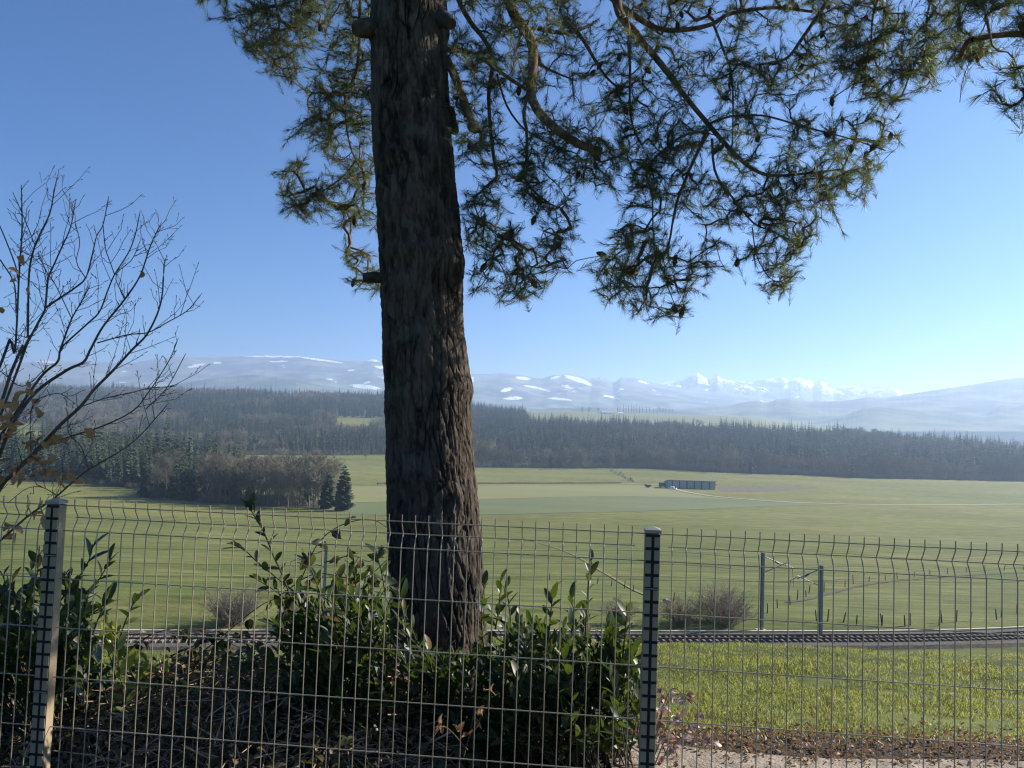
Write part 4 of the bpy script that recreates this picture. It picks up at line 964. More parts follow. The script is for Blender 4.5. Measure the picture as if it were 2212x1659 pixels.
def leaf_geo(L=.1, W=.042, fold=.35, curl=.25, st=(0, .18, .42, .7, .9, 1.0), wd=(.02, .62, 1, .86, .45, .02)):
    """leaf blade along +X, normal +Z, folded on the midrib"""
    V = []; F = []
    for s, w in zip(st, wd):
        x = s * L; z = -curl * L * s * s; h = w * W / 2
        V += [[x, h, z + fold * h], [x, 0, z], [x, -h, z + fold * h]]
    for i in range(len(st) - 1):
        o = i * 3; F += [[o, o + 1, o + 4, o + 3], [o + 1, o + 2, o + 5, o + 4]]
    return np.array(V), np.array(F)
LAUREL = [leaf_geo(.105, .040, .30, .15), leaf_geo(.125, .046, .22, .30), leaf_geo(.085, .034, .40, .10)]
DEAD = [leaf_geo(.07, .042, .7, .9), leaf_geo(.06, .045, -.6, 1.3), leaf_geo(.075, .04, 1.0, .4)]
BRAM = [leaf_geo(.06, .042, .3, .35, wd=(.05, .75, 1, .72, .38, .03)), leaf_geo(.048, .036, .5, .6)]

def frames(d, up_bias, rng, roll=.5):
    """orthonormal frames with x along d, z roughly up"""
    d = d / (np.linalg.norm(d, axis=1)[:, None] + 1e-9)
    up = up_bias + rng.normal(0, roll, d.shape)
    y = np.cross(up, d); y /= np.linalg.norm(y, axis=1)[:, None] + 1e-9; z = np.cross(d, y)
    return np.stack([d, y, z], -1)
def place(geo, O, R, S):
    V, F = geo; n = len(O)
    W = O[:, None, :] + S[:, None, None] * np.einsum('nij,vj->nvi', R, V)
    FF = (F[None] + (np.arange(n) * len(V))[:, None, None]).reshape(-1, F.shape[1]); return (W.reshape(-1, 3), FF)
def scatter_leaves(geos, O, R, S, rng):
    k = rng.integers(len(geos), size=len(O)); return [place(geos[i], O[k == i], R[k == i], S[k == i]) for i in range(len(geos)) if (k == i).any()]

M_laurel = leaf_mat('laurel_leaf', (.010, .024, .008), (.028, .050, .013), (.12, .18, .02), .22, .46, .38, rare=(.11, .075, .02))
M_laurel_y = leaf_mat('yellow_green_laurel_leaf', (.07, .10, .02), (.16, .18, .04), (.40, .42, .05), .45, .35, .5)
M_dead = leaf_mat('dry_brown_leaf', (.13, .068, .034), (.40, .26, .15), (.60, .32, .11), .45, .6, .3)
M_litter = leaf_mat('leaf_litter', (.040, .028, .018), (.44, .31, .20), (.30, .16, .06), .28, .6, .3)
M_bramdry = leaf_mat('pale_pink_dry_leaf', (.24, .15, .11), (.66, .56, .50), (.42, .20, .14), .25, .5, .4)
M_bramgr = leaf_mat('bramble_leaf', (.020, .035, .014), (.070, .050, .022), (.18, .17, .03), .3, .5, .4)
M_stem = mat('brown_green_stem', (.045, .040, .020), (.085, .065, .035), scale=20, rough=.8)
M_twigd = mat('dry_twig', (.10, .066, .045), (.46, .31, .20), scale=6, rough=.9)

def add_leaf_objects(parent, meshes, O, R, S, name='leaf'):
    pl = Vector(parent.location)
    for i in range(len(O)):
        o = bpy.data.objects.new(name, meshes[i % len(meshes)]); link(o, parent)
        m = Matrix(((R[i][0][0], R[i][0][1], R[i][0][2], O[i][0] - pl.x), (R[i][1][0], R[i][1][1], R[i][1][2], O[i][1] - pl.y), (R[i][2][0], R[i][2][1], R[i][2][2], O[i][2] - pl.z), (0, 0, 0, 1)))
        o.matrix_local = m @ Matrix.Scale(float(S[i]), 4)
ME_lau = [mk_mesh('leaf', [g], M_laurel) for g in LAUREL]
ME_lauy = [mk_mesh('leaf', [g], M_laurel_y) for g in LAUREL]
ME_dead = [mk_mesh('leaf', [g], M_dead) for g in DEAD]
ME_bd = [mk_mesh('leaf', [g], M_bramdry) for g in BRAM]
ME_bg = [mk_mesh('leaf', [g], M_bramgr) for g in BRAM]

def laurel(base, polys, sprouts, label, seed, singles=95, per=13, meshes=None, mlow=None):
    """base (x, y); polys: [(pixel polygon, depth lo, depth hi, n stems)] fill; sprouts: explicit pixel polylines with depth"""
    r = rng_of(seed); z0 = float(H(*base)); e = empty('laurel_shrub', (base[0], base[1], z0)); tag(e, label, 'shrub')
    stems = []; LO, LD, LS = [], [], []
    tips = []
    for poly, d0, d1, n in polys:
        q = poly_sample(r, poly, n); tips += list(P(q[:, 0], q[:, 1], r.uniform(d0, d1, n)))
    lines = []
    for tp in tips:
        b = np.array([base[0] + r.normal(0, .16) + (tp[0] - base[0]) * .35, base[1] + r.normal(0, .10) + (tp[1] - base[1]) * .4, z0 - .05])
        if tp[2] < z0 + .06: tp = tp.copy(); tp[2] = z0 + .06 + .1 * r.random()
        m = (b + tp) / 2 + np.array([r.normal(0, .05), r.normal(0, .05), .08]); lines.append((smooth_line([b, m, tp], 7), .004, .38))
    for pts, dep in sprouts:
        q = np.array(pts, float); w = P(q[:, 0], q[:, 1], np.full(len(q), dep)); lines.append((smooth_line(w, 14), .0045, .06))
    for l, rad, t0 in lines:
        stems.append(tube(l, np.linspace(rad, rad * .5, len(l)), 5, 0, cap=False)); L = np.linalg.norm(np.diff(l, axis=0), axis=1).sum()
        n = max(5, int(per * min(1.3, L * (1 - t0) / .35)))
        for k in range(n):
            t = t0 + (1 - t0) * (k + .6 * r.random()) / n; f = t * (len(l) - 1); i = min(int(f), len(l) - 2); o = l[i] + (l[i + 1] - l[i]) * (f - i); ax = l[i + 1] - l[i]; ax /= np.linalg.norm(ax)
            a = k * 2.4 + r.normal(0, .3); s = np.cross(ax, [.3, .5, .2]); s /= np.linalg.norm(s); s2 = np.cross(ax, s); out = math.cos(a) * s + math.sin(a) * s2
            LO.append(o); LD.append(out * (1.0 - .55 * t) + ax * (.45 + .5 * t) + np.array([0, 0, .10])); LS.append(r.uniform(.5, .98) * (1 if t < .9 else .8))
    LO, LD, LS = np.array(LO), np.array(LD), np.array(LS); R = frames(LD, np.array([0, 0, 1.0]), r, .45)
    off = np.array([base[0], base[1], z0])
    obj('stems', [(c[0] - off, c[1], 0) for c in stems], M_stem, e)['kind'] = 'stuff'
    # the leaves that show largest become parts of their own
    px, py = to_px(LO); vis = (px > -20) & (px < 2230) & (py < 1660); score = -LO[:, 1] + .9 * LO[:, 2] + r.normal(0, .12, len(LO)) - (~vis) * 9
    order = np.argsort(-score); s = order[:singles]; rest = order[singles:]
    add_leaf_objects(e, meshes or ME_lau, LO[s], R[s], LS[s])
    ch = scatter_leaves(LAUREL, LO[rest] - off, R[rest], LS[rest], r)
    obj('foliage', ch, mlow or M_laurel, e)['kind'] = 'stuff'
    return e

# laurel right of the trunk
laurel((.42, 3.75), [([(1030, 1320), (1060, 1300), (1130, 1330), (1200, 1340), (1260, 1300), (1330, 1340), (1385, 1390), (1400, 1480), (1390, 1600), (1340, 1640), (1050, 1640), (1015, 1480)], 3.35, 4.05, 165),
                     ([(1300, 1350), (1390, 1380), (1398, 1440), (1300, 1430)], 3.5, 3.8, 14)],
       [([(1262, 1420), (1266, 1340), (1270, 1270), (1276, 1208)], 3.62), ([(1070, 1360), (1078, 1310), (1082, 1250)], 3.6), ([(1105, 1370), (1100, 1310), (1092, 1262)], 3.7), ([(1185, 1380), (1190, 1320), (1196, 1275)], 3.65),
        ([(1345, 1420), (1352, 1350), (1356, 1312)], 3.6), ([(1230, 1400), (1240, 1330), (1232, 1290)], 3.72)],
       'laurel shrub with glossy green leaves right of the pine trunk', 301, 120)
# laurel left of the trunk with a long sprout
laurel((-.52, 3.85), [([(545, 1360), (600, 1285), (680, 1245), (760, 1215), (840, 1235), (860, 1330), (880, 1480), (870, 1620), (560, 1620), (540, 1450)], 3.4, 4.1, 150),
                      ([(640, 1300), (840, 1270), (850, 1350), (600, 1390)], 3.5, 4.0, 26)],
       [([(628, 1290), (608, 1238), (590, 1200), (570, 1150), (545, 1108), (540, 1095)], 3.55), ([(650, 1290), (600, 1250), (560, 1218), (530, 1190), (503, 1176)], 3.6), ([(625, 1300), (585, 1270), (545, 1246)], 3.7),
        ([(700, 1330), (690, 1280), (670, 1225), (655, 1195)], 3.75), ([(880, 1390), (872, 1330), (860, 1280), (858, 1262)], 3.6), ([(780, 1320), (768, 1260), (764, 1205)], 3.7), ([(835, 1300), (825, 1240), (812, 1190)], 3.8)],
       'laurel shrub left of the pine trunk with a long leafy sprout', 302, 120)
# laurel at the left edge
laurel((-1.98, 3.75), [([(-120, 1220), (0, 1235), (60, 1215), (130, 1225), (190, 1260), (205, 1310), (200, 1400), (150, 1480), (-120, 1500)], 3.3, 4.0, 105)],
       [([(120, 1310), (160, 1260), (190, 1215), (200, 1175)], 3.5), ([(140, 1330), (180, 1290), (215, 1250), (240, 1205)], 3.55), ([(60, 1300), (80, 1240), (85, 1180)], 3.5), ([(150, 1360), (200, 1325), (235, 1300)], 3.5)],
       'laurel shrub behind the left fence post', 303, 90)
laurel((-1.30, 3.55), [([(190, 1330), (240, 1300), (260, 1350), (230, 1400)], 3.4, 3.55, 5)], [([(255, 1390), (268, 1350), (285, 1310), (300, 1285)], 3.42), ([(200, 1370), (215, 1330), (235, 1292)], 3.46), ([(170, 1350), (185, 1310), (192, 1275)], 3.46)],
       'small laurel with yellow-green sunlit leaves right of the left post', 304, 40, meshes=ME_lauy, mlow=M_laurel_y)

laurel((.02, 3.95), [([(850, 1400), (900, 1380), (960, 1410), (1020, 1370), (1050, 1400), (1060, 1640), (840, 1640)], 3.5, 4.1, 95)], [([(1045, 1400), (1040, 1330), (1046, 1262)], 3.95), ([(880, 1440), (874, 1380), (868, 1330)], 3.8)],
       'dark laurel shrub hiding the foot of the pine trunk', 305, 70)
# ------------------------------------------------------------------ brambles
def bramble(label, canes, depth, seed, meshes, leaves=7, base=None, size=1.0):
    r = rng_of(seed); pts0 = P(*np.array(canes[0][0], float), np.array(depth)); e = empty('bramble', tuple(pts0)); tag(e, label, 'bramble', None); O, D, S = [], [], []
    for c in canes:
        q = np.array(c, float); w = P(q[:, 0], q[:, 1], depth + np.linspace(0, .12, len(q)) * r.choice([-1, 1])); l = smooth_line(w, 18)
        obj('cane', [(k[0] - pts0, k[1]) for k in flat([tube(l, np.linspace(.0035, .0018, 18), 5)])], M_twigd if meshes is ME_bd else M_stem, e)
        for k in range(leaves):
            i = int(r.uniform(2, 17)); d = r.normal(0, 1, 3) + [0, -.2, -.3]; d /= np.linalg.norm(d)
            for j in range(3): O.append(l[i] + d * .02); D.append(d + r.normal(0, .45, 3)); S.append(size * r.uniform(.7, 1.2))
    O, D, S = np.array(O), np.array(D), np.array(S); add_leaf_objects(e, meshes, O, frames(D, np.array([0, 0, 1.0]), r, .6), S); return e
bramble('arching bramble cane with sparse leaves reaching the pine trunk', [[(620, 1330), (660, 1230), (690, 1170), (740, 1133), (800, 1122), (838, 1140)], [(700, 1215), (760, 1200), (800, 1212), (840, 1180)], [(600, 1290), (680, 1240), (780, 1250), (842, 1205)]], 3.85, 401, ME_bg, 6)
bramble('dry bramble with pinkish pale leaves at the right fence post', [[(1405, 1640), (1425, 1520), (1440, 1470)], [(1410, 1620), (1440, 1520), (1480, 1500), (1520, 1540)], [(1410, 1640), (1450, 1560), (1500, 1570), (1560, 1620)], [(1420, 1650), (1480, 1590), (1540, 1610)], [(1410, 1600), (1450, 1490), (1495, 1520)], [(1415, 1650), (1440, 1600), (1470, 1640)]], 3.25, 402, ME_bd, 8, size=.58)
bramble('dry bramble with withered leaves in front of the trunk foot', [[(1000, 1640), (1020, 1560), (1028, 1480)], [(1010, 1620), (960, 1570), (930, 1600)], [(1010, 1600), (1050, 1530), (1062, 1500)]], 3.2, 403, ME_dead, 3, size=.5)
bramble('tangled bramble with dark leaves over the brushwood on the left', [[(230, 1440), (330, 1370), (420, 1360), (520, 1400)], [(300, 1480), (420, 1420), (560, 1310), (620, 1290)], [(360, 1420), (470, 1380), (560, 1400)], [(380, 1470), (480, 1420), (600, 1440)]], 3.7, 404, ME_bg, 10, size=.9)

# ------------------------------------------------------------------ brushwood heap and leaf litter on the left
_br = rng_of(70)
def heap_h(x, y): return .40 * np.exp(-((x + 1.15) / .95) ** 4) * np.exp(-((y - 3.85) / .55) ** 2) + .06
ch = []
for k in range(2600):
    x = _br.uniform(-2.6, -.25); y = _br.uniform(3.15, 4.5); z = float(H(x, y)) + heap_h(x, y) * _br.random() ** .6
    a = _br.uniform(0, 6.28); d = np.array([math.cos(a), math.sin(a), _br.normal(.05, .3)]); L = _br.uniform(.10, .42)
    c = np.array([x, y, z]); b = _br.normal(0, .18, 3) * L
    ch.append(tube(np.array([c - d * L / 2, c + b * .5, c + d * L / 2]), [.0035 * _br.uniform(.6, 1.5), .0035, .0015], 4, 0, cap=False))
tag(obj('brushwood', flat(ch), M_twigd), 'heap of cut twigs below the fence on the left', None, None, 'stuff')
n = 3600; x = _br.uniform(-2.8, .1, n); y = _br.uniform(2.6, 4.7, n); z = H(x, y) + heap_h(x, y) * _br.random(n) ** .5 + .015
d = _br.normal(0, 1, (n, 3)); d[:, 2] *= .5
tag(obj('leaf_litter', scatter_leaves(DEAD, np.stack([x, y, z], -1), frames(d, np.array([0, 0, 1.0]), _br, .8), _br.uniform(.3, .7, n), _br), M_litter), 'dry leaves among the cut twigs', None, None, 'stuff')
n = 5600; x = _br.uniform(-.3, 6.5, n); y = PATH_FAR(x) + _br.normal(.20, .20, n); k = _br.random(n) < .12; y = np.where(k, _br.uniform(2.8, 4.9, n), y); z = H(x, y) + MICRO(x, y) + .05
d = _br.normal(0, 1, (n, 3)); d[:, 2] *= .35
tag(obj('leaf_litter', scatter_leaves(DEAD, np.stack([x, y, z], -1), frames(d, np.array([0, 0, 1.0]), _br, .5), _br.uniform(.16, .46, n), _br), M_litter), 'fallen leaves along the edge of the path', None, None, 'stuff')
n = 2000; x = _br.uniform(-2.7, .2, n); y = _br.uniform(3.1, 4.4, n); z = H(x, y) + heap_h(x, y) * (.5 + .7 * _br.random(n)) + .04; d = _br.normal(0, 1, (n, 3)); d[:, 2] = .2 * d[:, 2] - .1
tag(obj('bramble_foliage', scatter_leaves(BRAM, np.stack([x, y, z], -1), frames(d, np.array([0, 0, 1.0]), _br, .6), _br.uniform(.5, 1.0, n), _br), M_bramgr), 'dark bramble leaves growing through the brushwood', None, None, 'stuff')
# two pale laths on the path
M_lath = mat('weathered_lath', (.40, .39, .37), (.52, .51, .49), scale=20, rough=.8)
for k, (a, b) in enumerate([((1560, 1655), (1592, 1690)), ((1598, 1650), (1640, 1676))]):
    A = P(a[0], a[1] - 12, np.array(3.62 - .02 * k)); B = P(b[0], b[1], np.array(3.35)); A[2] = H(A[0], A[1]) + .07; B[2] = H(B[0], B[1]) + .06
    o = obj('wooden_lath', flat([tube(np.array([A, (A + B) / 2, B]), .011, 4)]), M_lath, smooth=False); tag(o, ['grey wooden lath lying on the path nearer the fence post', 'second grey lath on the path, right of the first'][k], 'lath')

# ------------------------------------------------------------------ grass on the bank behind the path
M_grass = leaf_mat('grass_blade', (.022, .045, .010), (.165, .175, .050), (.40, .42, .08), .45, .5, .3)
M_drygrass = leaf_mat('dry_grass_blade', (.17, .15, .06), (.34, .29, .14), (.40, .34, .12), .35, .6, .3)
def grass(n, x0, x1, y0, y1, m, hmin, hmax, seed, label, edge=True, dry=0.0):
    r = rng_of(seed); y = np.exp(r.uniform(math.log(y0), math.log(y1), n)); x = r.uniform(x0, x1, n) * (y / y1) ** .6
    if edge: k = y > PATH_FAR(x) + .30 + .45 * fbm(x * 2, y * 2, 8); x, y = x[k], y[k]
    cl = fbm(x * 2.6, y * 2.6, 4, 4); tuft = np.clip(fbm(x * 1.1, y * 1.1, 14, 3) - .12, 0, .3) * 3
    pat = fbm(x * .7 + 9, y * .9, 24, 3)
    p = np.clip(.58 + 2.6 * cl, .03, 1) if not dry else np.clip(.25 + 2.2 * pat, .03, 1)
    k = r.random(len(x)) < p; x, y, cl, tuft = x[k], y[k], cl[k], tuft[k]; n = len(x)
    z = H(x, y) + MICRO(x, y); h = r.uniform(hmin, hmax, n) * (1 + 1.3 * np.clip(cl, -.4, .5) + 2.2 * tuft); w = (.0010 + .00022 * y) * r.uniform(.6, 1.3, n)
    a = r.uniform(0, 6.28, n); lean = r.uniform(.3, 1.5, n); la = r.uniform(0, 6.28, n)
    s = np.stack([np.cos(a), np.sin(a), 0 * a], -1) * w[:, None]; L = np.stack([np.cos(la), np.sin(la), 0 * a], -1) * (lean * h)[:, None]
    b = np.stack([x, y, z - .01], -1); up = np.array([0, 0, 1.0])
    m1 = b + L * .35 + up * (h * .65)[:, None]; tp = b + L + up * (h * np.clip(1 - .45 * lean, .15, 1))[:, None]
    V = np.stack([b - s, b + s, m1 - s * .8, m1 + s * .8, tp], 1).reshape(-1, 3); o = np.arange(n) * 5
    Q = np.stack([o, o + 1, o + 3, o + 2], -1); T = np.stack([o + 2, o + 3, o + 4], -1)
    me = bpy.data.meshes.new('grass'); me.vertices.add(len(V)); me.vertices.foreach_set('co', V.astype(np.float32).ravel())
    Lp = np.concatenate([Q.ravel(), T.ravel()]).astype(np.int32); tt = np.concatenate([np.full(n, 4), np.full(n, 3)]).astype(np.int32)
    me.loops.add(len(Lp)); me.loops.foreach_set('vertex_index', Lp); me.polygons.add(2 * n); me.polygons.foreach_set('loop_start', np.concatenate(([0], np.cumsum(tt)[:-1])).astype(np.int32)); me.polygons.foreach_set('loop_total', tt)
    me.polygons.foreach_set('use_smooth', np.ones(2 * n, bool)); me.update(calc_edges=True); me.materials.append(m)
    g = bpy.data.objects.new('grass', me); link(g); tag(g, label, None, None, 'stuff'); return g
grass(230000, -3.5, 10, 4.0, 12.6, M_grass, .020, .060, 1, 'short green grass on the bank beyond the path')
grass(60000, -3.5, 10, 4.0, 12.6, M_drygrass, .015, .045, 2, 'dry pale blades among the grass', dry=1.0)
grass(30000, -6, -1.0, 4.4, 11, M_grass, .03, .07, 3, 'green grass on the bank behind the left shrubs', edge=False)
# ------------------------------------------------------------------ the pine
def bark_mat():
    m, nt, b = new_mat('pine_bark'); N, L = nt.nodes, nt.links
    b.inputs['Roughness'].default_value = .95; b.inputs['Specular IOR Level'].default_value = .15
    at = N.new('ShaderNodeAttribute'); at.attribute_name = 'plate'
    tc = N.new('ShaderNodeTexCoord'); mp = N.new('ShaderNodeMapping'); mp.inputs['Scale'].default_value = (1, 1, .35); L.new(tc.outputs['Object'], mp.inputs[0])
    nz = N.new('ShaderNodeTexNoise'); nz.inputs['Scale'].default_value = 26; nz.inputs['Detail'].default_value = 9; L.new(mp.outputs[0], nz.inputs['Vector'])
    rp = N.new('ShaderNodeValToRGB'); E = rp.color_ramp.elements; E[0].position = .3; E[1].position = .72; E[0].color = (.020, .015, .011, 1); E[1].color = (.105, .082, .062, 1)
    tn = N.new('ShaderNodeAttribute'); tn.attribute_name = 'tone'; av = N.new('ShaderNodeMix'); av.data_type = 'FLOAT'; av.inputs[0].default_value = .5; L.new(nz.outputs[0], av.inputs[2]); L.new(tn.outputs['Fac'], av.inputs[3]); L.new(av.outputs[0], rp.inputs[0])
    r2 = N.new('ShaderNodeValToRGB'); E = r2.color_ramp.elements; E[0].position = .1; E[1].position = .75; E[0].color = (.10, .09, .08, 1); E[1].color = (1, 1, 1, 1); L.new(at.outputs['Fac'], r2.inputs[0])
    mx = N.new('ShaderNodeMix'); mx.data_type = 'RGBA'; mx.blend_type = 'MULTIPLY'; mx.inputs[0].default_value = 1; L.new(rp.outputs[0], mx.inputs[6]); L.new(r2.outputs[0], mx.inputs[7])
    n3 = N.new('ShaderNodeTexNoise'); n3.inputs['Scale'].default_value = 5; n3.inputs['Detail'].default_value = 6; L.new(tc.outputs['Object'], n3.inputs['Vector'])
    r3 = N.new('ShaderNodeValToRGB'); E = r3.color_ramp.elements; E[0].position = .62; E[1].position = .78; E[0].color = (0, 0, 0, 1); E[1].color = (.5, .5, .5, 1); L.new(n3.outputs[0], r3.inputs[0])
    mx2 = N.new('ShaderNodeMix'); mx2.data_type = 'RGBA'; L.new(r3.outputs[0], mx2.inputs[0]); L.new(mx.outputs[2], mx2.inputs[6]); mx2.inputs[7].default_value = (.15, .155, .125, 1)
    L.new(mx2.outputs[2], b.inputs['Base Color'])
    n2 = N.new('ShaderNodeTexNoise'); n2.inputs['Scale'].default_value = 70; n2.inputs['Detail'].default_value = 9; L.new(mp.outputs[0], n2.inputs['Vector'])
    bp = N.new('ShaderNodeBump'); bp.inputs['Distance'].default_value = .007; bp.inputs['Strength'].default_value = 1; L.new(n2.outputs[0], bp.inputs['Height']); L.new(bp.outputs[0], b.inputs['Normal'])
    return m
M_bark = bark_mat()
M_limb = mat('reddish_limb_bark', (.085, .045, .030), (.20, .120, .078), scale=22, rough=.95, bump=.004, bscale=90)
M_cutw = mat('old_cut_wood', (.030, .023, .017), (.085, .064, .048), scale=20, rough=.95)
M_needle = leaf_mat('pine_needle', (.026, .044, .022), (.105, .122, .050), (.19, .23, .06), .27, .5, .25)
M_cone = mat('pine_cone_scale', (.035, .024, .017), (.075, .05, .035), scale=60, rough=.9)
TD = 4.6
edge = np.array([(-500, 795, 940), (-250, 798, 955), (0, 801, 965), (100, 800, 967), (200, 801, 970), (300, 806, 976), (400, 812, 985), (480, 816, 994), (560, 821, 1000), (620, 823, 999), (700, 826, 1000), (780, 830, 1011), (840, 832, 1018),
                 (900, 833, 1017), (1000, 836, 1024), (1100, 838, 1034), (1200, 841, 1042), (1300, 846, 1046), (1400, 848, 1052), (1500, 838, 1064), (1600, 820, 1085), (1680, 800, 1110)], float)
pz_c = P((edge[:, 1] + edge[:, 2]) / 2, edge[:, 0], np.full(len(edge), TD)); pz_r = (edge[:, 2] - edge[:, 1]) / 2 / FPX * TD
pz_c = pz_c[::-1]; pz_r = pz_r[::-1]
# carry the stem on above the picture
top = np.array([pz_c[-1] + np.array([-.10, .05, 1.6]), pz_c[-1] + np.array([-.12, .1, 3.6]), pz_c[-1] + np.array([-.05, .1, 5.6])])
pz_c = np.vstack([pz_c, top]); pz_r = np.concatenate([pz_r, [.19, .13, .05]])
zb0 = pz_c[0][2]
pine = empty('pine_tree', tuple(pz_c[0])); tag(pine, 'tall pine with furrowed dark bark and hanging needle branches behind the fence', 'tree')
PO = np.array(pz_c[0])
def make_trunk():
    nz_, na = 660, 330
    zz = np.concatenate([np.linspace(zb0, pz_c[-4][2], nz_), np.linspace(pz_c[-4][2] + .02, pz_c[-1][2], 120)]); nz2 = len(zz)
    cx = np.interp(zz, pz_c[:, 2], pz_c[:, 0]); cy = np.interp(zz, pz_c[:, 2], pz_c[:, 1]); rr = np.interp(zz, pz_c[:, 2], pz_r)
    th = np.concatenate([np.linspace(-math.pi * 1.06, .06 * math.pi, 270), np.linspace(.06 * math.pi, .94 * math.pi, 62)[1:-1]]) ; th = np.mod(th, 2 * math.pi); na = len(th)
    Z, T = np.meshgrid(zz, th, indexing='ij'); R0 = np.repeat(rr[:, None], na, 1)
    # furrowed bark: long plates with deep, wandering fissures (periodic round the stem)
    def pn(fx, fz, seed, o=4):
        k = int(round(fx)); a = T / (2 * math.pi); w = a
        n0 = fbm(a * k, Z * fz, seed, o); n1 = fbm((a - 1) * k, Z * fz, seed, o); s = np.clip((a - .9) / .1, 0, 1); return n0 * (1 - s) + n1 * s
    wob = pn(10, 2.6, 3) * .55
    aa = (T / (2 * math.pi) + wob * .09)
    def vor(k, fz, seed):
        """cell distance F2-F1 on a stretched, periodic lattice"""
        X = aa * k; Y = Z * fz + .4 * pn(8, 3, seed + 2, 2); xi = np.floor(X).astype(int); yi = np.floor(Y).astype(int)
        f1 = np.full(X.shape, 9.0); f2 = f1.copy(); idn = np.zeros(X.shape)
        def hsh(a, b, s):
            n = ((a % k) * 374761393 + b * 668265263 + s * 974711) & 0xffffffff; n = ((n ^ (n >> 13)) * 1274126177) & 0xffffffff; return ((n ^ (n >> 16)) & 0xffff) / 65535.0
        for dx in (-1, 0, 1):
            for dy in (-1, 0, 1):
                a = xi + dx; b = yi + dy; d = np.hypot(a + hsh(a, b, seed) - X, (b + hsh(a, b, seed + 7) - Y)); hv = hsh(a, b, seed + 13)
                c = d < f1; f2 = np.where(c, f1, np.minimum(f2, d)); idn = np.where(c, hv, idn); f1 = np.where(c, d, f1)
        return f2 - f1, idn
    e1, id1 = vor(34, 3.2, 5); e2, id2 = vor(64, 14, 9); e3, id3 = vor(110, 34, 19)
    open_ = np.clip(.62 + 2.4 * pn(9, 2.4, 35, 3), .22, 1)
    crk = 1 - (1 - np.clip(e1 / .15, 0, 1) ** .8) * open_
    fl = 1 - (1 - np.clip(e2 / .12, 0, 1)) * .6
    disp = .017 * crk + .005 * id1 + .006 * fl + .006 * id2 + .003 * id3 + .012 * pn(14, 4, 21) + .007 * pn(120, 40, 29, 3) - .028
    disp = disp - disp.mean()
    fis = crk * (.6 + .4 * fl); tone = np.clip(.45 * id2 + .3 * id3 + .35 * id1 + .8 * pn(10, 3, 51, 3), 0, 1)
    g = R0 + disp * np.clip(R0 / .2, .2, 1.2)
    # swellings where old limbs were
    def knob(ang, z, ra, rz, amp):
        d = np.angle(np.exp(1j * (T - ang))); return amp * np.exp(-(d / ra) ** 2 - ((Z - z) / rz) ** 2)
    def zof(py): return float(P(920, py, np.array(TD))[2])
    g = g + knob(-.35, zof(575), .55, .09, .018) + knob(-.45, zof(835), .45, .06, .020) + knob(-1.9, zof(560), .9, .05, .02) + knob(-1.95, zof(360), .18, .035, .035) - knob(-1.95, zof(360), .08, .018, .05) + knob(-.9, zof(1060), .22, .05, .02) + knob(.1, zof(60), .5, .07, .02) + knob(3.1, zof(70), .4, .07, .02)
    X = cx[:, None] + g * np.cos(T); Y = cy[:, None] + g * np.sin(T)
    V = np.stack([X, Y, Z], -1).reshape(-1, 3) - PO
    i = np.arange(nz2 - 1)[:, None]; j = np.arange(na)[None, :]; k = (j + 1) % na
    F = np.stack([i * na + j, i * na + k, (i + 1) * na + k, (i + 1) * na + j], -1).reshape(-1, 4)
    o = obj('trunk', [(V, F)], M_bark, pine)
    a = o.data.attributes.new('plate', 'FLOAT', 'POINT'); a.data.foreach_set('value', fis.astype(np.float32).ravel())
    a = o.data.attributes.new('tone', 'FLOAT', 'POINT'); a.data.foreach_set('value', tone.astype(np.float32).ravel())
make_trunk()

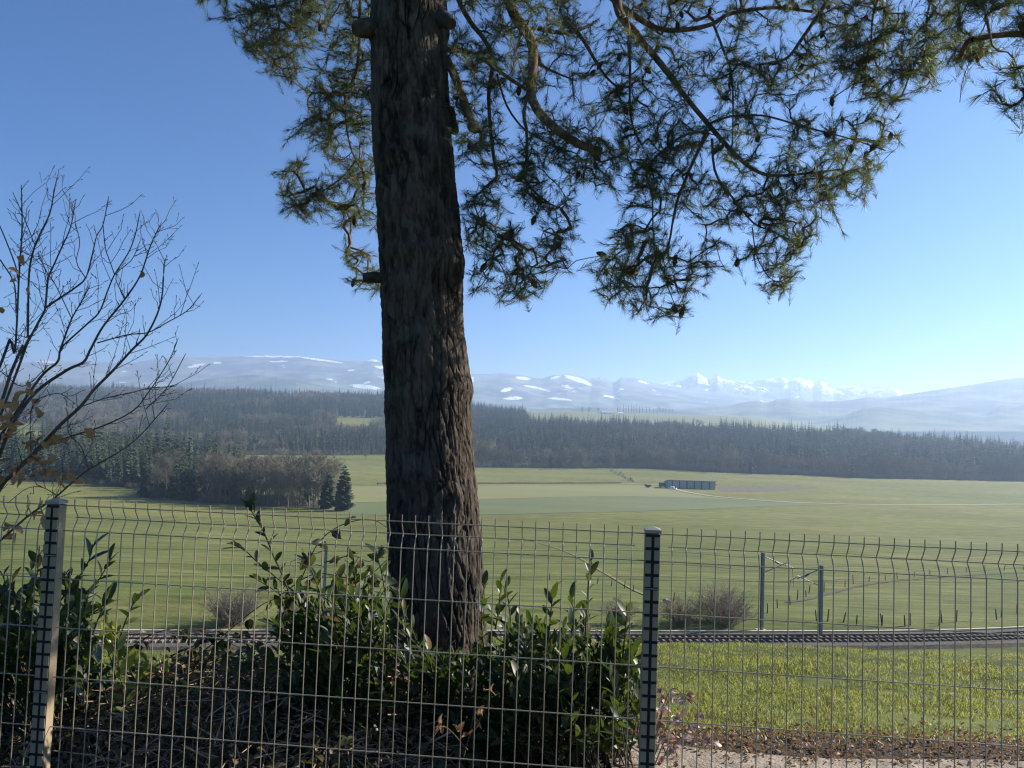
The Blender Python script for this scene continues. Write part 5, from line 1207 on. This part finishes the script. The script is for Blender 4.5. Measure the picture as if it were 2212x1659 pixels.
# limbs traced in the picture; z2, z3, z4: zoomed views the coordinates were read in
def z2(p): return [((640 + x / 3.456) * .8641, (y / 3.456) * .8641) for x, y in p]
def z3(p): return [((1080 + x / 3.456) * .8641, (y / 3.456) * .8641) for x, y in p]
def z4(p): return [((1500 + x / 2.0736) * .8641, (y / 2.0736) * .8641) for x, y in p]
LIMBS = [  # pixels, depth at start, depth at end, diameter start/end in px
 (z3([(560, -500), (620, -200), (700, 100), (820, 280), (870, 400), (870, 600), (850, 780), (900, 930), (1030, 1080), (1180, 1190), (1300, 1260), (1460, 1310)]), 4.8, 4.3, 25, 17),
 (z3([(130, -300), (230, 0), (340, 200), (430, 310), (510, 450), (520, 600), (490, 800), (500, 1050), (530, 1350), (560, 1520), (480, 1600), (420, 1660), (360, 1700)]), 5.0, 4.6, 12, 5),
 (z3([(60, 400), (140, 430), (260, 440), (420, 500), (560, 600), (700, 700), (840, 790)]), 4.65, 4.5, 12, 7),
 (z3([(60, 430), (150, 560), (230, 740), (290, 900), (330, 1020), (370, 1140)]), 4.6, 4.4, 21, 13),
 (z3([(1440, -600), (1590, 0), (1640, 150), (1750, 270), (1850, 400), (1960, 530), (2090, 700), (2200, 850)]) + z4([(680, 780), (800, 880), (900, 910), (1060, 900), (1230, 880)]), 5.2, 4.6, 21, 4),
 (z4([(-60, -120), (110, 30), (280, 140), (430, 155), (580, 125), (680, 70), (900, 40), (1100, 60)]), 5.4, 5.8, 14, 6),
 (z4([(1260, -160), (1180, 0), (1110, 110), (1040, 210), (970, 300), (860, 330)]), 5.6, 5.4, 11, 5),
 (z4([(590, 130), (640, 260), (680, 380), (690, 580), (680, 850)]), 5.5, 5.2, 6, 3),
 (z4([(560, 690), (500, 800), (430, 960), (390, 1080), (360, 1250), (330, 1330), (290, 1360)]), 4.8, 4.6, 8, 3),
 (z4([(140, 60), (155, 300), (155, 560), (180, 680), (225, 770)]), 5.0, 4.8, 7, 3),
 (z4([(560, 680), (440, 700), (330, 780), (240, 880), (270, 1010), (275, 1200), (290, 1330)]), 4.8, 4.5, 6, 2.5),
 (z4([(580, 720), (600, 900), (700, 1040), (800, 1160), (900, 1200), (980, 1260)]), 4.8, 4.6, 6, 2.5),
 (z4([(570, 640), (620, 620), (700, 600), (850, 600), (1000, 640), (1070, 660), (1300, 720), (1480, 780)]), 4.8, 4.9, 6, 2.5),
 (z3([(830, 800), (790, 1000), (820, 1150), (810, 1500), (820, 1580), (880, 1650), (1000, 1750), (1110, 1800)]), 4.5, 4.4, 8, 3),
 (z3([(560, 640), (640, 900), (760, 1080), (870, 1160), (1070, 1270), (1250, 1330), (1300, 1430)]), 4.8, 4.7, 5, 2.5),
 (z2([(930, -300), (900, 0), (890, 400), (860, 650), (780, 780), (770, 950), (800, 1200), (860, 1380), (960, 1530)]), 4.9, 5.1, 8, 3),
 (z2([(860, 1390), (760, 1520), (640, 1610), (560, 1660), (480, 1720)]), 5.0, 5.1, 4, 2),
 (z3([(1180, 220), (1280, 310), (1380, 470), (1470, 620), (1560, 720), (1610, 750)]), 5.2, 5.0, 9, 4),
 (z3([(900, 240), (1080, 280), (1230, 270), (1360, 220), (1420, 180)]), 4.9, 5.2, 10, 5),
 (z3([(900, 480), (940, 560), (1100, 640), (1250, 700)]), 4.8, 5.0, 7, 3),
 (z4([(1950, -200), (2000, 100), (2020, 240), (1930, 300), (1880, 420), (1865, 530)]), 4.2, 4.0, 3, 1.5),
 (z4([(2010, 100), (2040, 250), (2130, 280), (2180, 400), (2230, 520)]), 3.2, 3.0, 4, 2),
 (z4([(1760, -150), (1700, 60), (1680, 230), (1600, 400)]), 5.2, 5.0, 5, 2.5),
 (z2([(80, -400), (150, -60), (200, 200), (180, 420), (240, 640)]), 5.4, 5.2, 6, 2.5),
 (z2([(400, -300), (420, -20), (330, 200), (200, 350)]), 5.4, 5.2, 5, 2.5),
 (z3([(430, 1650), (360, 1740), (420, 1900), (520, 2000), (620, 2060)]), 4.6, 4.5, 4, 2),
 (z4([(330, 1330), (340, 1450), (380, 1560), (420, 1650)]), 4.6, 4.5, 3, 1.5),
 (z4([(1500, -150), (1420, 60), (1400, 250), (1350, 430)]), 5.4, 5.2, 6, 2.5),
 (z4([(790, 1180), (810, 1320), (870, 1430), (930, 1470)]), 4.6, 4.6, 3, 1.5),
]
NP_, NR, NPAR = [], [], []
limb_nodes = []
for k, (pp, d0, d1, w0, w1) in enumerate(LIMBS):
    q = np.array(pp, float); w = P(q[:, 0], q[:, 1], np.linspace(d0, d1, len(q))); L = np.linalg.norm(np.diff(w, axis=0), axis=1).sum(); n = max(8, int(L / .05)); l = smooth_line(w, n)
    rad = np.linspace(w0, w1, n) * .5 / FPX * 1.02 * np.linspace(d0, d1, n)
    rad = rad * (1 + .10 * fbm(np.arange(n) * .9, np.full(n, k * 3.3), 6))
    o = obj('limb', [(c[0] - PO, c[1]) for c in flat([tube(l, rad, 9)])], M_limb, pine)
    limb_nodes.append(l)
# cut stubs on the stem
def stub(a, b, ra, rb):
    l = smooth_line([a, (a + b) / 2, b], 6); obj('branch_stub', [(c[0] - PO, c[1]) for c in flat([tube(l, np.linspace(ra, rb, 6) * (1 + .08 * np.sin(np.arange(6) * 2.2)), 12)])], M_cutw, pine)
stub(P(830, 58, np.array(4.55)), P(770, 62, np.array(4.40)), .075, .05)
stub(P(850, 600, np.array(4.55)), P(784, 600, np.array(4.50)), .040, .032)
stub(P(968, 240, np.array(4.7)), P(983, 285, np.array(4.65)), .045, .028)
stub(P(940, 30, np.array(4.6)), P(975, 52, np.array(4.35)), .07, .035)

# shoots: sampled where the picture shows needles, then wired to the nearest wood
pr = rng_of(2024)
CROWN = [
 ([(390, -60), (700, -60), (690, 60), (655, 150), (630, 175), (590, 165), (540, 125), (510, 80), (450, 40)], 520),
 ([(690, -60), (812, -60), (815, 300), (820, 520), (770, 500), (700, 475), (612, 460), (602, 372), (650, 335), (612, 300), (650, 250), (655, 185), (695, 110)], 760),
 ([(745, 545), (800, 545), (825, 600), (822, 640), (765, 628)], 46),
 ([(970, -60), (1350, -60), (1350, 330), (1335, 430), (1268, 440), (1255, 490), (1230, 520), (1225, 580), (1165, 640), (1095, 652), (1010, 625), (1000, 450), (980, 300)], 1500),
 ([(1350, -60), (1810, -60), (1850, 120), (1950, 260), (1965, 290), (1940, 330), (1895, 372), (1880, 430), (1800, 455), (1825, 505), (1755, 545), (1700, 560), (1640, 560), (1540, 600), (1480, 600), (1420, 600), (1300, 590), (1285, 540), (1350, 470), (1330, 330)], 2300),
 ([(1275, 590), (1340, 570), (1480, 580), (1545, 600), (1500, 650), (1495, 695), (1340, 685), (1300, 660)], 120),
 ([(1640, 560), (1755, 545), (1720, 580), (1700, 635), (1640, 620)], 40),
 ([(1800, -60), (2300, -60), (2300, 90), (2120, 120), (2040, 150), (2000, 195), (1930, 228), (1850, 190), (1800, 140)], 1150),
 ([(2110, 140), (2200, 125), (2260, 150), (2260, 270), (2150, 250), (2110, 200)], 30),
 ([(1180, 300), (1500, 300), (1500, 430), (1420, 460), (1330, 430)], 60),
]
allL = np.vstack(limb_nodes); lx, ly = to_px(allL)
tgt = []
for ci, (poly, n) in enumerate(CROWN):
    q = poly_sample(pr, poly, int(n * .74))
    # leave the uneven gaps through which the sky shows
    g = fbm(q[:, 0] / 46, q[:, 1] / 46, 40 + ci, 3); q = q[g > (-.10 if n > 200 else -1)]
    for x, y in q:
        d = np.hypot(lx - x, ly - y); i = np.argmin(d); dep = allL[i][1] + np.clip(pr.normal(0, .12 + .0011 * d[i]), -.7, .7)
        dep = max(dep, 3.7) if ci != 8 else 3.05
        tgt.append(P(x, y, np.array(dep)))
tgt = np.array(tgt)
# more crown above the picture so that light and shade fall as under a real tree
_n = 900; _a = pr.uniform(0, 6.28, _n); _rad = np.sqrt(pr.random(_n)) * 3.1; _h = pr.uniform(4.6, 8.2, _n)
ext = np.stack([pz_c[-4][0] + .5 + np.cos(_a) * _rad, pz_c[-4][1] + .6 + np.sin(_a) * _rad, _h], -1); ext = ext[(_rad > .5)]
_ppx, _ppy = to_px(ext); ext = ext[_ppy < -40]
nodes = [allL[::2]]; trunk_n = np.stack([np.interp(np.linspace(3.4, 9, 60), pz_c[:, 2], pz_c[:, 0]), np.interp(np.linspace(3.4, 9, 60), pz_c[:, 2], pz_c[:, 1]), np.linspace(3.4, 9, 60)], -1)
nodes.append(trunk_n)
NN = np.zeros((120000, 3)); cnt = 0
for a in nodes: NN[cnt:cnt + len(a)] = a; cnt += len(a)
par = -np.ones(120000, int)
T_all = np.vstack([tgt, ext]); base_d = np.array([np.min(np.linalg.norm(NN[:cnt] - t, axis=1)) for t in T_all]); order = np.argsort(base_d)
segs = []; leaf_end = []
for ti in order:
    t = T_all[ti]; v = NN[:cnt] - t; d = np.sqrt((v ** 2).sum(1)) + .25 * np.maximum(-v[:, 2], 0); i = int(np.argmin(d)); a = NN[i]; L = np.linalg.norm(t - a)
    n = max(2, int(L / .06)); s = np.linspace(0, 1, n + 1)[1:]
    bend = pr.normal(0, .07, 3) * L + np.array([0, 0, .06 * L]); pts = a + (t - a) * s[:, None] + np.sin(s * math.pi)[:, None] * bend + pr.normal(0, .006, (n, 3)) * (s < 1)[:, None]
    ids = [i]
    for p in pts: NN[cnt] = p; par[cnt] = ids[-1]; ids.append(cnt); cnt += 1
    segs.append(ids); leaf_end.append(ids[-1])
load = np.zeros(cnt)
for e_ in leaf_end: load[e_] += 1
for i in range(cnt - 1, -1, -1):
    if par[i] >= 0: load[par[i]] += load[i]
def rad_of(i): return .0023 * np.clip(load[i], 1, 60) ** .48
tw = []
for ids in segs:
    pts = NN[ids]; r = rad_of(np.array(ids)); r[0] = min(r[0], r[1] * 1.1); tw.append(tube(pts - PO, r, 4, 0, cap=False))
obj('twigs', tw, M_limb, pine)['kind'] = 'stuff'
# needles
ends = np.array(leaf_end); E = NN[ends]; A = NN[par[ends]]; D = E - A; D /= np.linalg.norm(D, axis=1)[:, None] + 1e-9
D = D + pr.normal(0, .28, D.shape) + np.array([0, 0, .22]); D /= np.linalg.norm(D, axis=1)[:, None]
inframe = np.zeros(len(ends), bool); _px, _py = to_px(E); inframe = (_py > -120)
NV, NF = [], []; off = 0
def needle_batch(E, D, per, lo, hi, wid):
    global off
    n = len(E); k = np.tile(np.arange(per), n); E2 = np.repeat(E, per, 0); D2 = np.repeat(D, per, 0); m = len(E2)
    sl = np.repeat(pr.uniform(.07, .14, n), per); s = pr.uniform(-1.7, .25, m); s = np.where(pr.random(m) < .15, pr.uniform(.05, .28, m), s)
    b = E2 + D2 * (s * sl)[:, None]
    a = pr.uniform(0, 6.28, m); u = np.cross(D2, [.31, .52, .79]); u /= np.linalg.norm(u, axis=1)[:, None]; v = np.cross(D2, u)
    r_ = np.cos(a)[:, None] * u + np.sin(a)[:, None] * v; ang = pr.uniform(.30, .80, m) - .3 * np.clip(s, 0, .3) / .3
    d = D2 * np.cos(ang)[:, None] + r_ * np.sin(ang)[:, None]; L = pr.uniform(lo, hi, m); tip = b + d * L[:, None] + np.array([0, 0, -.004])
    w = np.cross(d, pr.normal(0, 1, (m, 3))); w /= np.linalg.norm(w, axis=1)[:, None]; w *= wid
    V = np.stack([b - w, b + w, tip], 1).reshape(-1, 3) - PO; NV.append(V); NF.append(np.arange(3 * m).reshape(-1, 3) + off); off += 3 * m
needle_batch(E[inframe], D[inframe], 76, .05, .085, .0012)
needle_batch(E[~inframe], D[~inframe], 26, .06, .09, .0030)
o = obj('needles', [(np.vstack(NV), np.vstack(NF))], M_needle, pine, smooth=False); o['kind'] = 'stuff'
# cones
def cone_geo():
    V, F = [], []; n, mth = 10, 7
    for i in range(mth):
        t = i / (mth - 1); r = .013 * math.sin(math.pi * (t * .85 + .12)) ** .8 * (1 + .16 * (i % 2))
        for j in range(n): th = 2 * math.pi * (j + .5 * (i % 2)) / n; V.append([r * math.cos(th), r * math.sin(th), -.05 * t])
    for i in range(mth - 1):
        for j in range(n): F.append([i * n + j, i * n + (j + 1) % n, (i + 1) * n + (j + 1) % n, (i + 1) * n + j])
    return [(np.array(V), np.array(F))]
ME_cone = mk_mesh('pine_cone', cone_geo(), M_cone)
_tipids = np.where(inframe & (_py < 700) & (_px > 500) & (_px < 2200))[0]; pr.shuffle(_tipids)
for i in _tipids[:90]:
    o = bpy.data.objects.new('pine_cone', ME_cone); link(o, pine); o.location = Vector(A[i] - PO); o.rotation_euler = (pr.normal(0, .6), pr.normal(0, .6), 0); o.scale = (1.25,) * 3
# ------------------------------------------------------------------ beech sapling at the left edge
M_beech = mat('grey_brown_beech_bark', (.060, .050, .042), (.12, .10, .085), scale=14, rough=.85)
def a1(p): return [((x / 3.456) * .8641, (400 + y / 3.456) * .8641) for x, y in p]
def a5(p): return [((x / 2.304) * .8641, (840 + y / 2.304) * .8641) for x, y in p]
SAP = [  # pixels, start diameter, end diameter (px), depth
 ([(-150, 1420), (-60, 1180)] + a5([(0, 880), (80, 790), (220, 650), (350, 510), (460, 410), (540, 310), (640, 210), (760, 80)]) + a1([(1280, 1490), (1390, 1230), (1420, 900), (1445, 860)]), 13, 1.6, 3.55),
 ([(-140, 1400), (-70, 1150)] + a5([(0, 680), (60, 530), (200, 330), (380, 200), (480, 150), (520, 80)]) + a1([(890, 1440), (1080, 1200), (1210, 1000), (1300, 740), (1385, 560)]), 11, 1.6, 3.65),
 ([(-130, 1380), (-80, 1120)] + a5([(0, 590), (100, 430), (240, 230), (330, 150), (346, 85)]) + a1([(570, 1500), (620, 1370), (700, 1230), (770, 1100)]), 9, 1.5, 3.75),
 (a1([(530, 1640), (560, 1590), (760, 1410), (860, 1310), (930, 1130), (990, 990), (1110, 800), (1170, 640), (1205, 470)]), 4.5, 1.4, 3.75),
 ([(-130, 1350), (-90, 1100)] + a5([(0, 400), (60, 220), (130, 60)]) + a1([(190, 1659), (350, 1370), (390, 1280), (415, 1030), (455, 930), (540, 740), (610, 580), (650, 370)]), 9, 1.5, 3.6),
 (a1([(390, 1280), (520, 1190), (640, 1110), (740, 1020), (790, 850), (835, 660), (890, 560), (935, 340)]), 5, 1.4, 3.6),
 ([(-140, 1340), (-100, 1080)] + a5([(20, 120), (60, 30)]) + a1([(130, 1640), (165, 1000), (190, 600), (185, 240)]), 8, 1.6, 3.7),
 ([(-60, 1060)] + a1([(215, 1640), (240, 1500), (250, 1000), (290, 780), (340, 650), (430, 460), (470, 260), (495, 150)]), 6, 1.5, 3.62),
 (a1([(840, 1580), (1100, 1510), (1280, 1490), (1450, 1400), (1620, 1300), (1730, 1170)]), 3, 1.3, 3.65),
 (a1([(990, 990), (940, 850), (910, 760), (890, 560)]), 2, 1.2, 3.7),
 ([(-40, 1196), (0, 1168), (60, 1115), (105, 1085)] + a5([(330, 920), (420, 840), (510, 770), (680, 670), (790, 590), (900, 470), (960, 400)]), 6, 1.3, 3.45),
 (a5([(510, 770), (470, 640), (400, 570), (390, 500)]), 2, 1.1, 3.45),
 (a5([(220, 650), (400, 580), (560, 530), (700, 470), (790, 410), (850, 330), (900, 260), (980, 130), (1020, 30)]), 4, 1.3, 3.6),
 (a5([(840, 420), (960, 300), (1060, 120)]), 2, 1.2, 3.55),
 (a5([(460, 410), (600, 360), (780, 320), (860, 300), (1000, 290)]), 2.5, 1.1, 3.65),
 (a1([(0, 860), (120, 1060), (140, 1300)]), 3, 2, 3.8), (a1([(-60, 450), (20, 620), (130, 900), (160, 1050)]), 2, 2.4, 3.75),
 (a1([(300, 730), (200, 480), (120, 300)]), 2, 1.1, 3.6), (a1([(455, 930), (360, 880), (330, 820)]), 1.6, 1.0, 3.6), (a1([(740, 1020), (660, 880), (690, 720), (655, 560)]), 1.8, 1.0, 3.6),
 (a1([(1080, 1200), (1000, 1000), (1140, 860), (1210, 700)]), 1.8, 1.0, 3.6), (a1([(620, 1370), (480, 1080), (400, 960), (340, 820)]), 2, 1.0, 3.7),
 (a5([(0, 200), (130, 290), (260, 190)]), 2, 1.2, 3.8), (a5([(180, 690), (175, 500), (200, 380), (330, 330), (420, 380)]), 2, 1.0, 3.5), (a5([(330, 920), (240, 870), (150, 880), (60, 950)]), 1.6, .8, 3.45),
]
sp0 = P(-150, 1420, np.array(3.55)); sp0[2] = H(sp0[0], sp0[1]); SPO = np.array(sp0)
sap = empty('beech_sapling', tuple(sp0)); tag(sap, 'bare young beech with upswept branches and a few brown leaves at the left edge', 'tree')
sr = rng_of(808); twch = []; tipsS = []
def bud(p, d, s=.016):
    l = np.array([p, p + d * s * .5, p + d * s]); return tube(l - SPO, [.0012, .0019, .0003], 4, 0, cap=False)
for pp, w0, w1, dep in SAP:
    q = np.array(pp, float); w = P(q[:, 0], q[:, 1], np.full(len(q), dep) + sr.normal(0, .02, len(q)))
    if q[0][1] > 1300: w = np.vstack([SPO + np.array([sr.normal(0, .03), sr.normal(0, .03), -.05]), w[1:]])
    L = np.linalg.norm(np.diff(w, axis=0), axis=1).sum(); n = max(8, int(L / .03)); l = smooth_line(w, n); rad = (np.linspace(w0 * .8, w1, n) + .6) * .5 * dep / FPX
    obj('branch', [(c[0] - SPO, c[1]) for c in flat([tube(l, rad, 7)])], M_beech, sap)
    for k in range(int(L / .058)):
        f = sr.uniform(.12, 1) * (n - 1); i = min(int(f), n - 2); ax = l[i + 1] - l[i]; ax /= np.linalg.norm(ax); o = l[i]
        sd = np.cross(ax, sr.normal(0, 1, 3)); sd /= np.linalg.norm(sd); d = ax * sr.uniform(.5, 1) + sd * .75 + np.array([0, 0, .15]); d /= np.linalg.norm(d)
        sl = sr.uniform(.015, .10) if sr.random() < .75 else sr.uniform(.10, .26)
        zig = np.array([o, o + d * sl * .4 + sr.normal(0, .004, 3), o + d * sl * .75 + sr.normal(0, .006, 3) + [0, 0, .006], o + d * sl + np.array([0, 0, .012 * sl / .1])])
        twch.append(tube(zig - SPO, np.linspace(.0017, .0010, 4), 4, 0, cap=False)); twch.append(bud(zig[-1], d)); tipsS.append(zig[-1])
        if sl > .08:
            for j in range(int(sl / .05)):
                b = zig[1] + (zig[3] - zig[1]) * sr.random(); e2 = d + np.cross(d, sr.normal(0, 1, 3)) * .8; e2 /= np.linalg.norm(e2); s3 = sr.uniform(.01, .045)
                twch.append(tube(np.array([b, b + e2 * s3 * .5, b + e2 * s3]) - SPO, [.0009, .0008, .0007], 4, 0, cap=False)); twch.append(bud(b + e2 * s3, e2, .013))
    twch.append(bud(l[-1], (l[-1] - l[-2]) / np.linalg.norm(l[-1] - l[-2]), .02))
obj('twigs', flat(twch), M_beech, sap)['kind'] = 'stuff'
cl = a5([(150, 300), (110, 330), (100, 370), (40, 400), (20, 360), (70, 450), (190, 400), (240, 440), (20, 500), (90, 520), (50, 570), (10, 600), (150, 580), (310, 565), (350, 565), (520, 525), (550, 552), (210, 605), (215, 625), (160, 655), (200, 710), (180, 700), (240, 755), (150, 780),
         (60, 760), (75, 720), (20, 800), (40, 780), (280, 740), (270, 760), (330, 780), (350, 800), (380, 790), (400, 815), (385, 770), (100, 800), (130, 720), (220, 700), (200, 790), (10, 420), (30, 460), (60, 480)]) + \
     [(x * .3749, 1037 + y * .3749) for x, y in [(60, 280), (40, 330), (20, 300), (80, 270), (215, 160), (225, 185), (240, 175), (262, 190), (245, 205), (15, 330), (95, 300), (30, 240)]] + a1([(5, 960), (15, 1000), (60, 940), (180, 830), (215, 740), (100, 1020), (1235, 960), (10, 1270), (255, 1090)])
cl = np.array(cl); cl = np.vstack([cl, cl[:38] + sr.normal(0, 5, (38, 2))]); O = P(cl[:, 0], cl[:, 1], sr.uniform(3.42, 3.6, len(cl))); Dd = sr.normal(0, 1, (len(cl), 3)) + np.array([0, 0, -.5])
add_leaf_objects(sap, ME_dead, O, frames(Dd, np.array([0, -.4, .6]), sr, .8), sr.uniform(.55, .85, len(cl)))
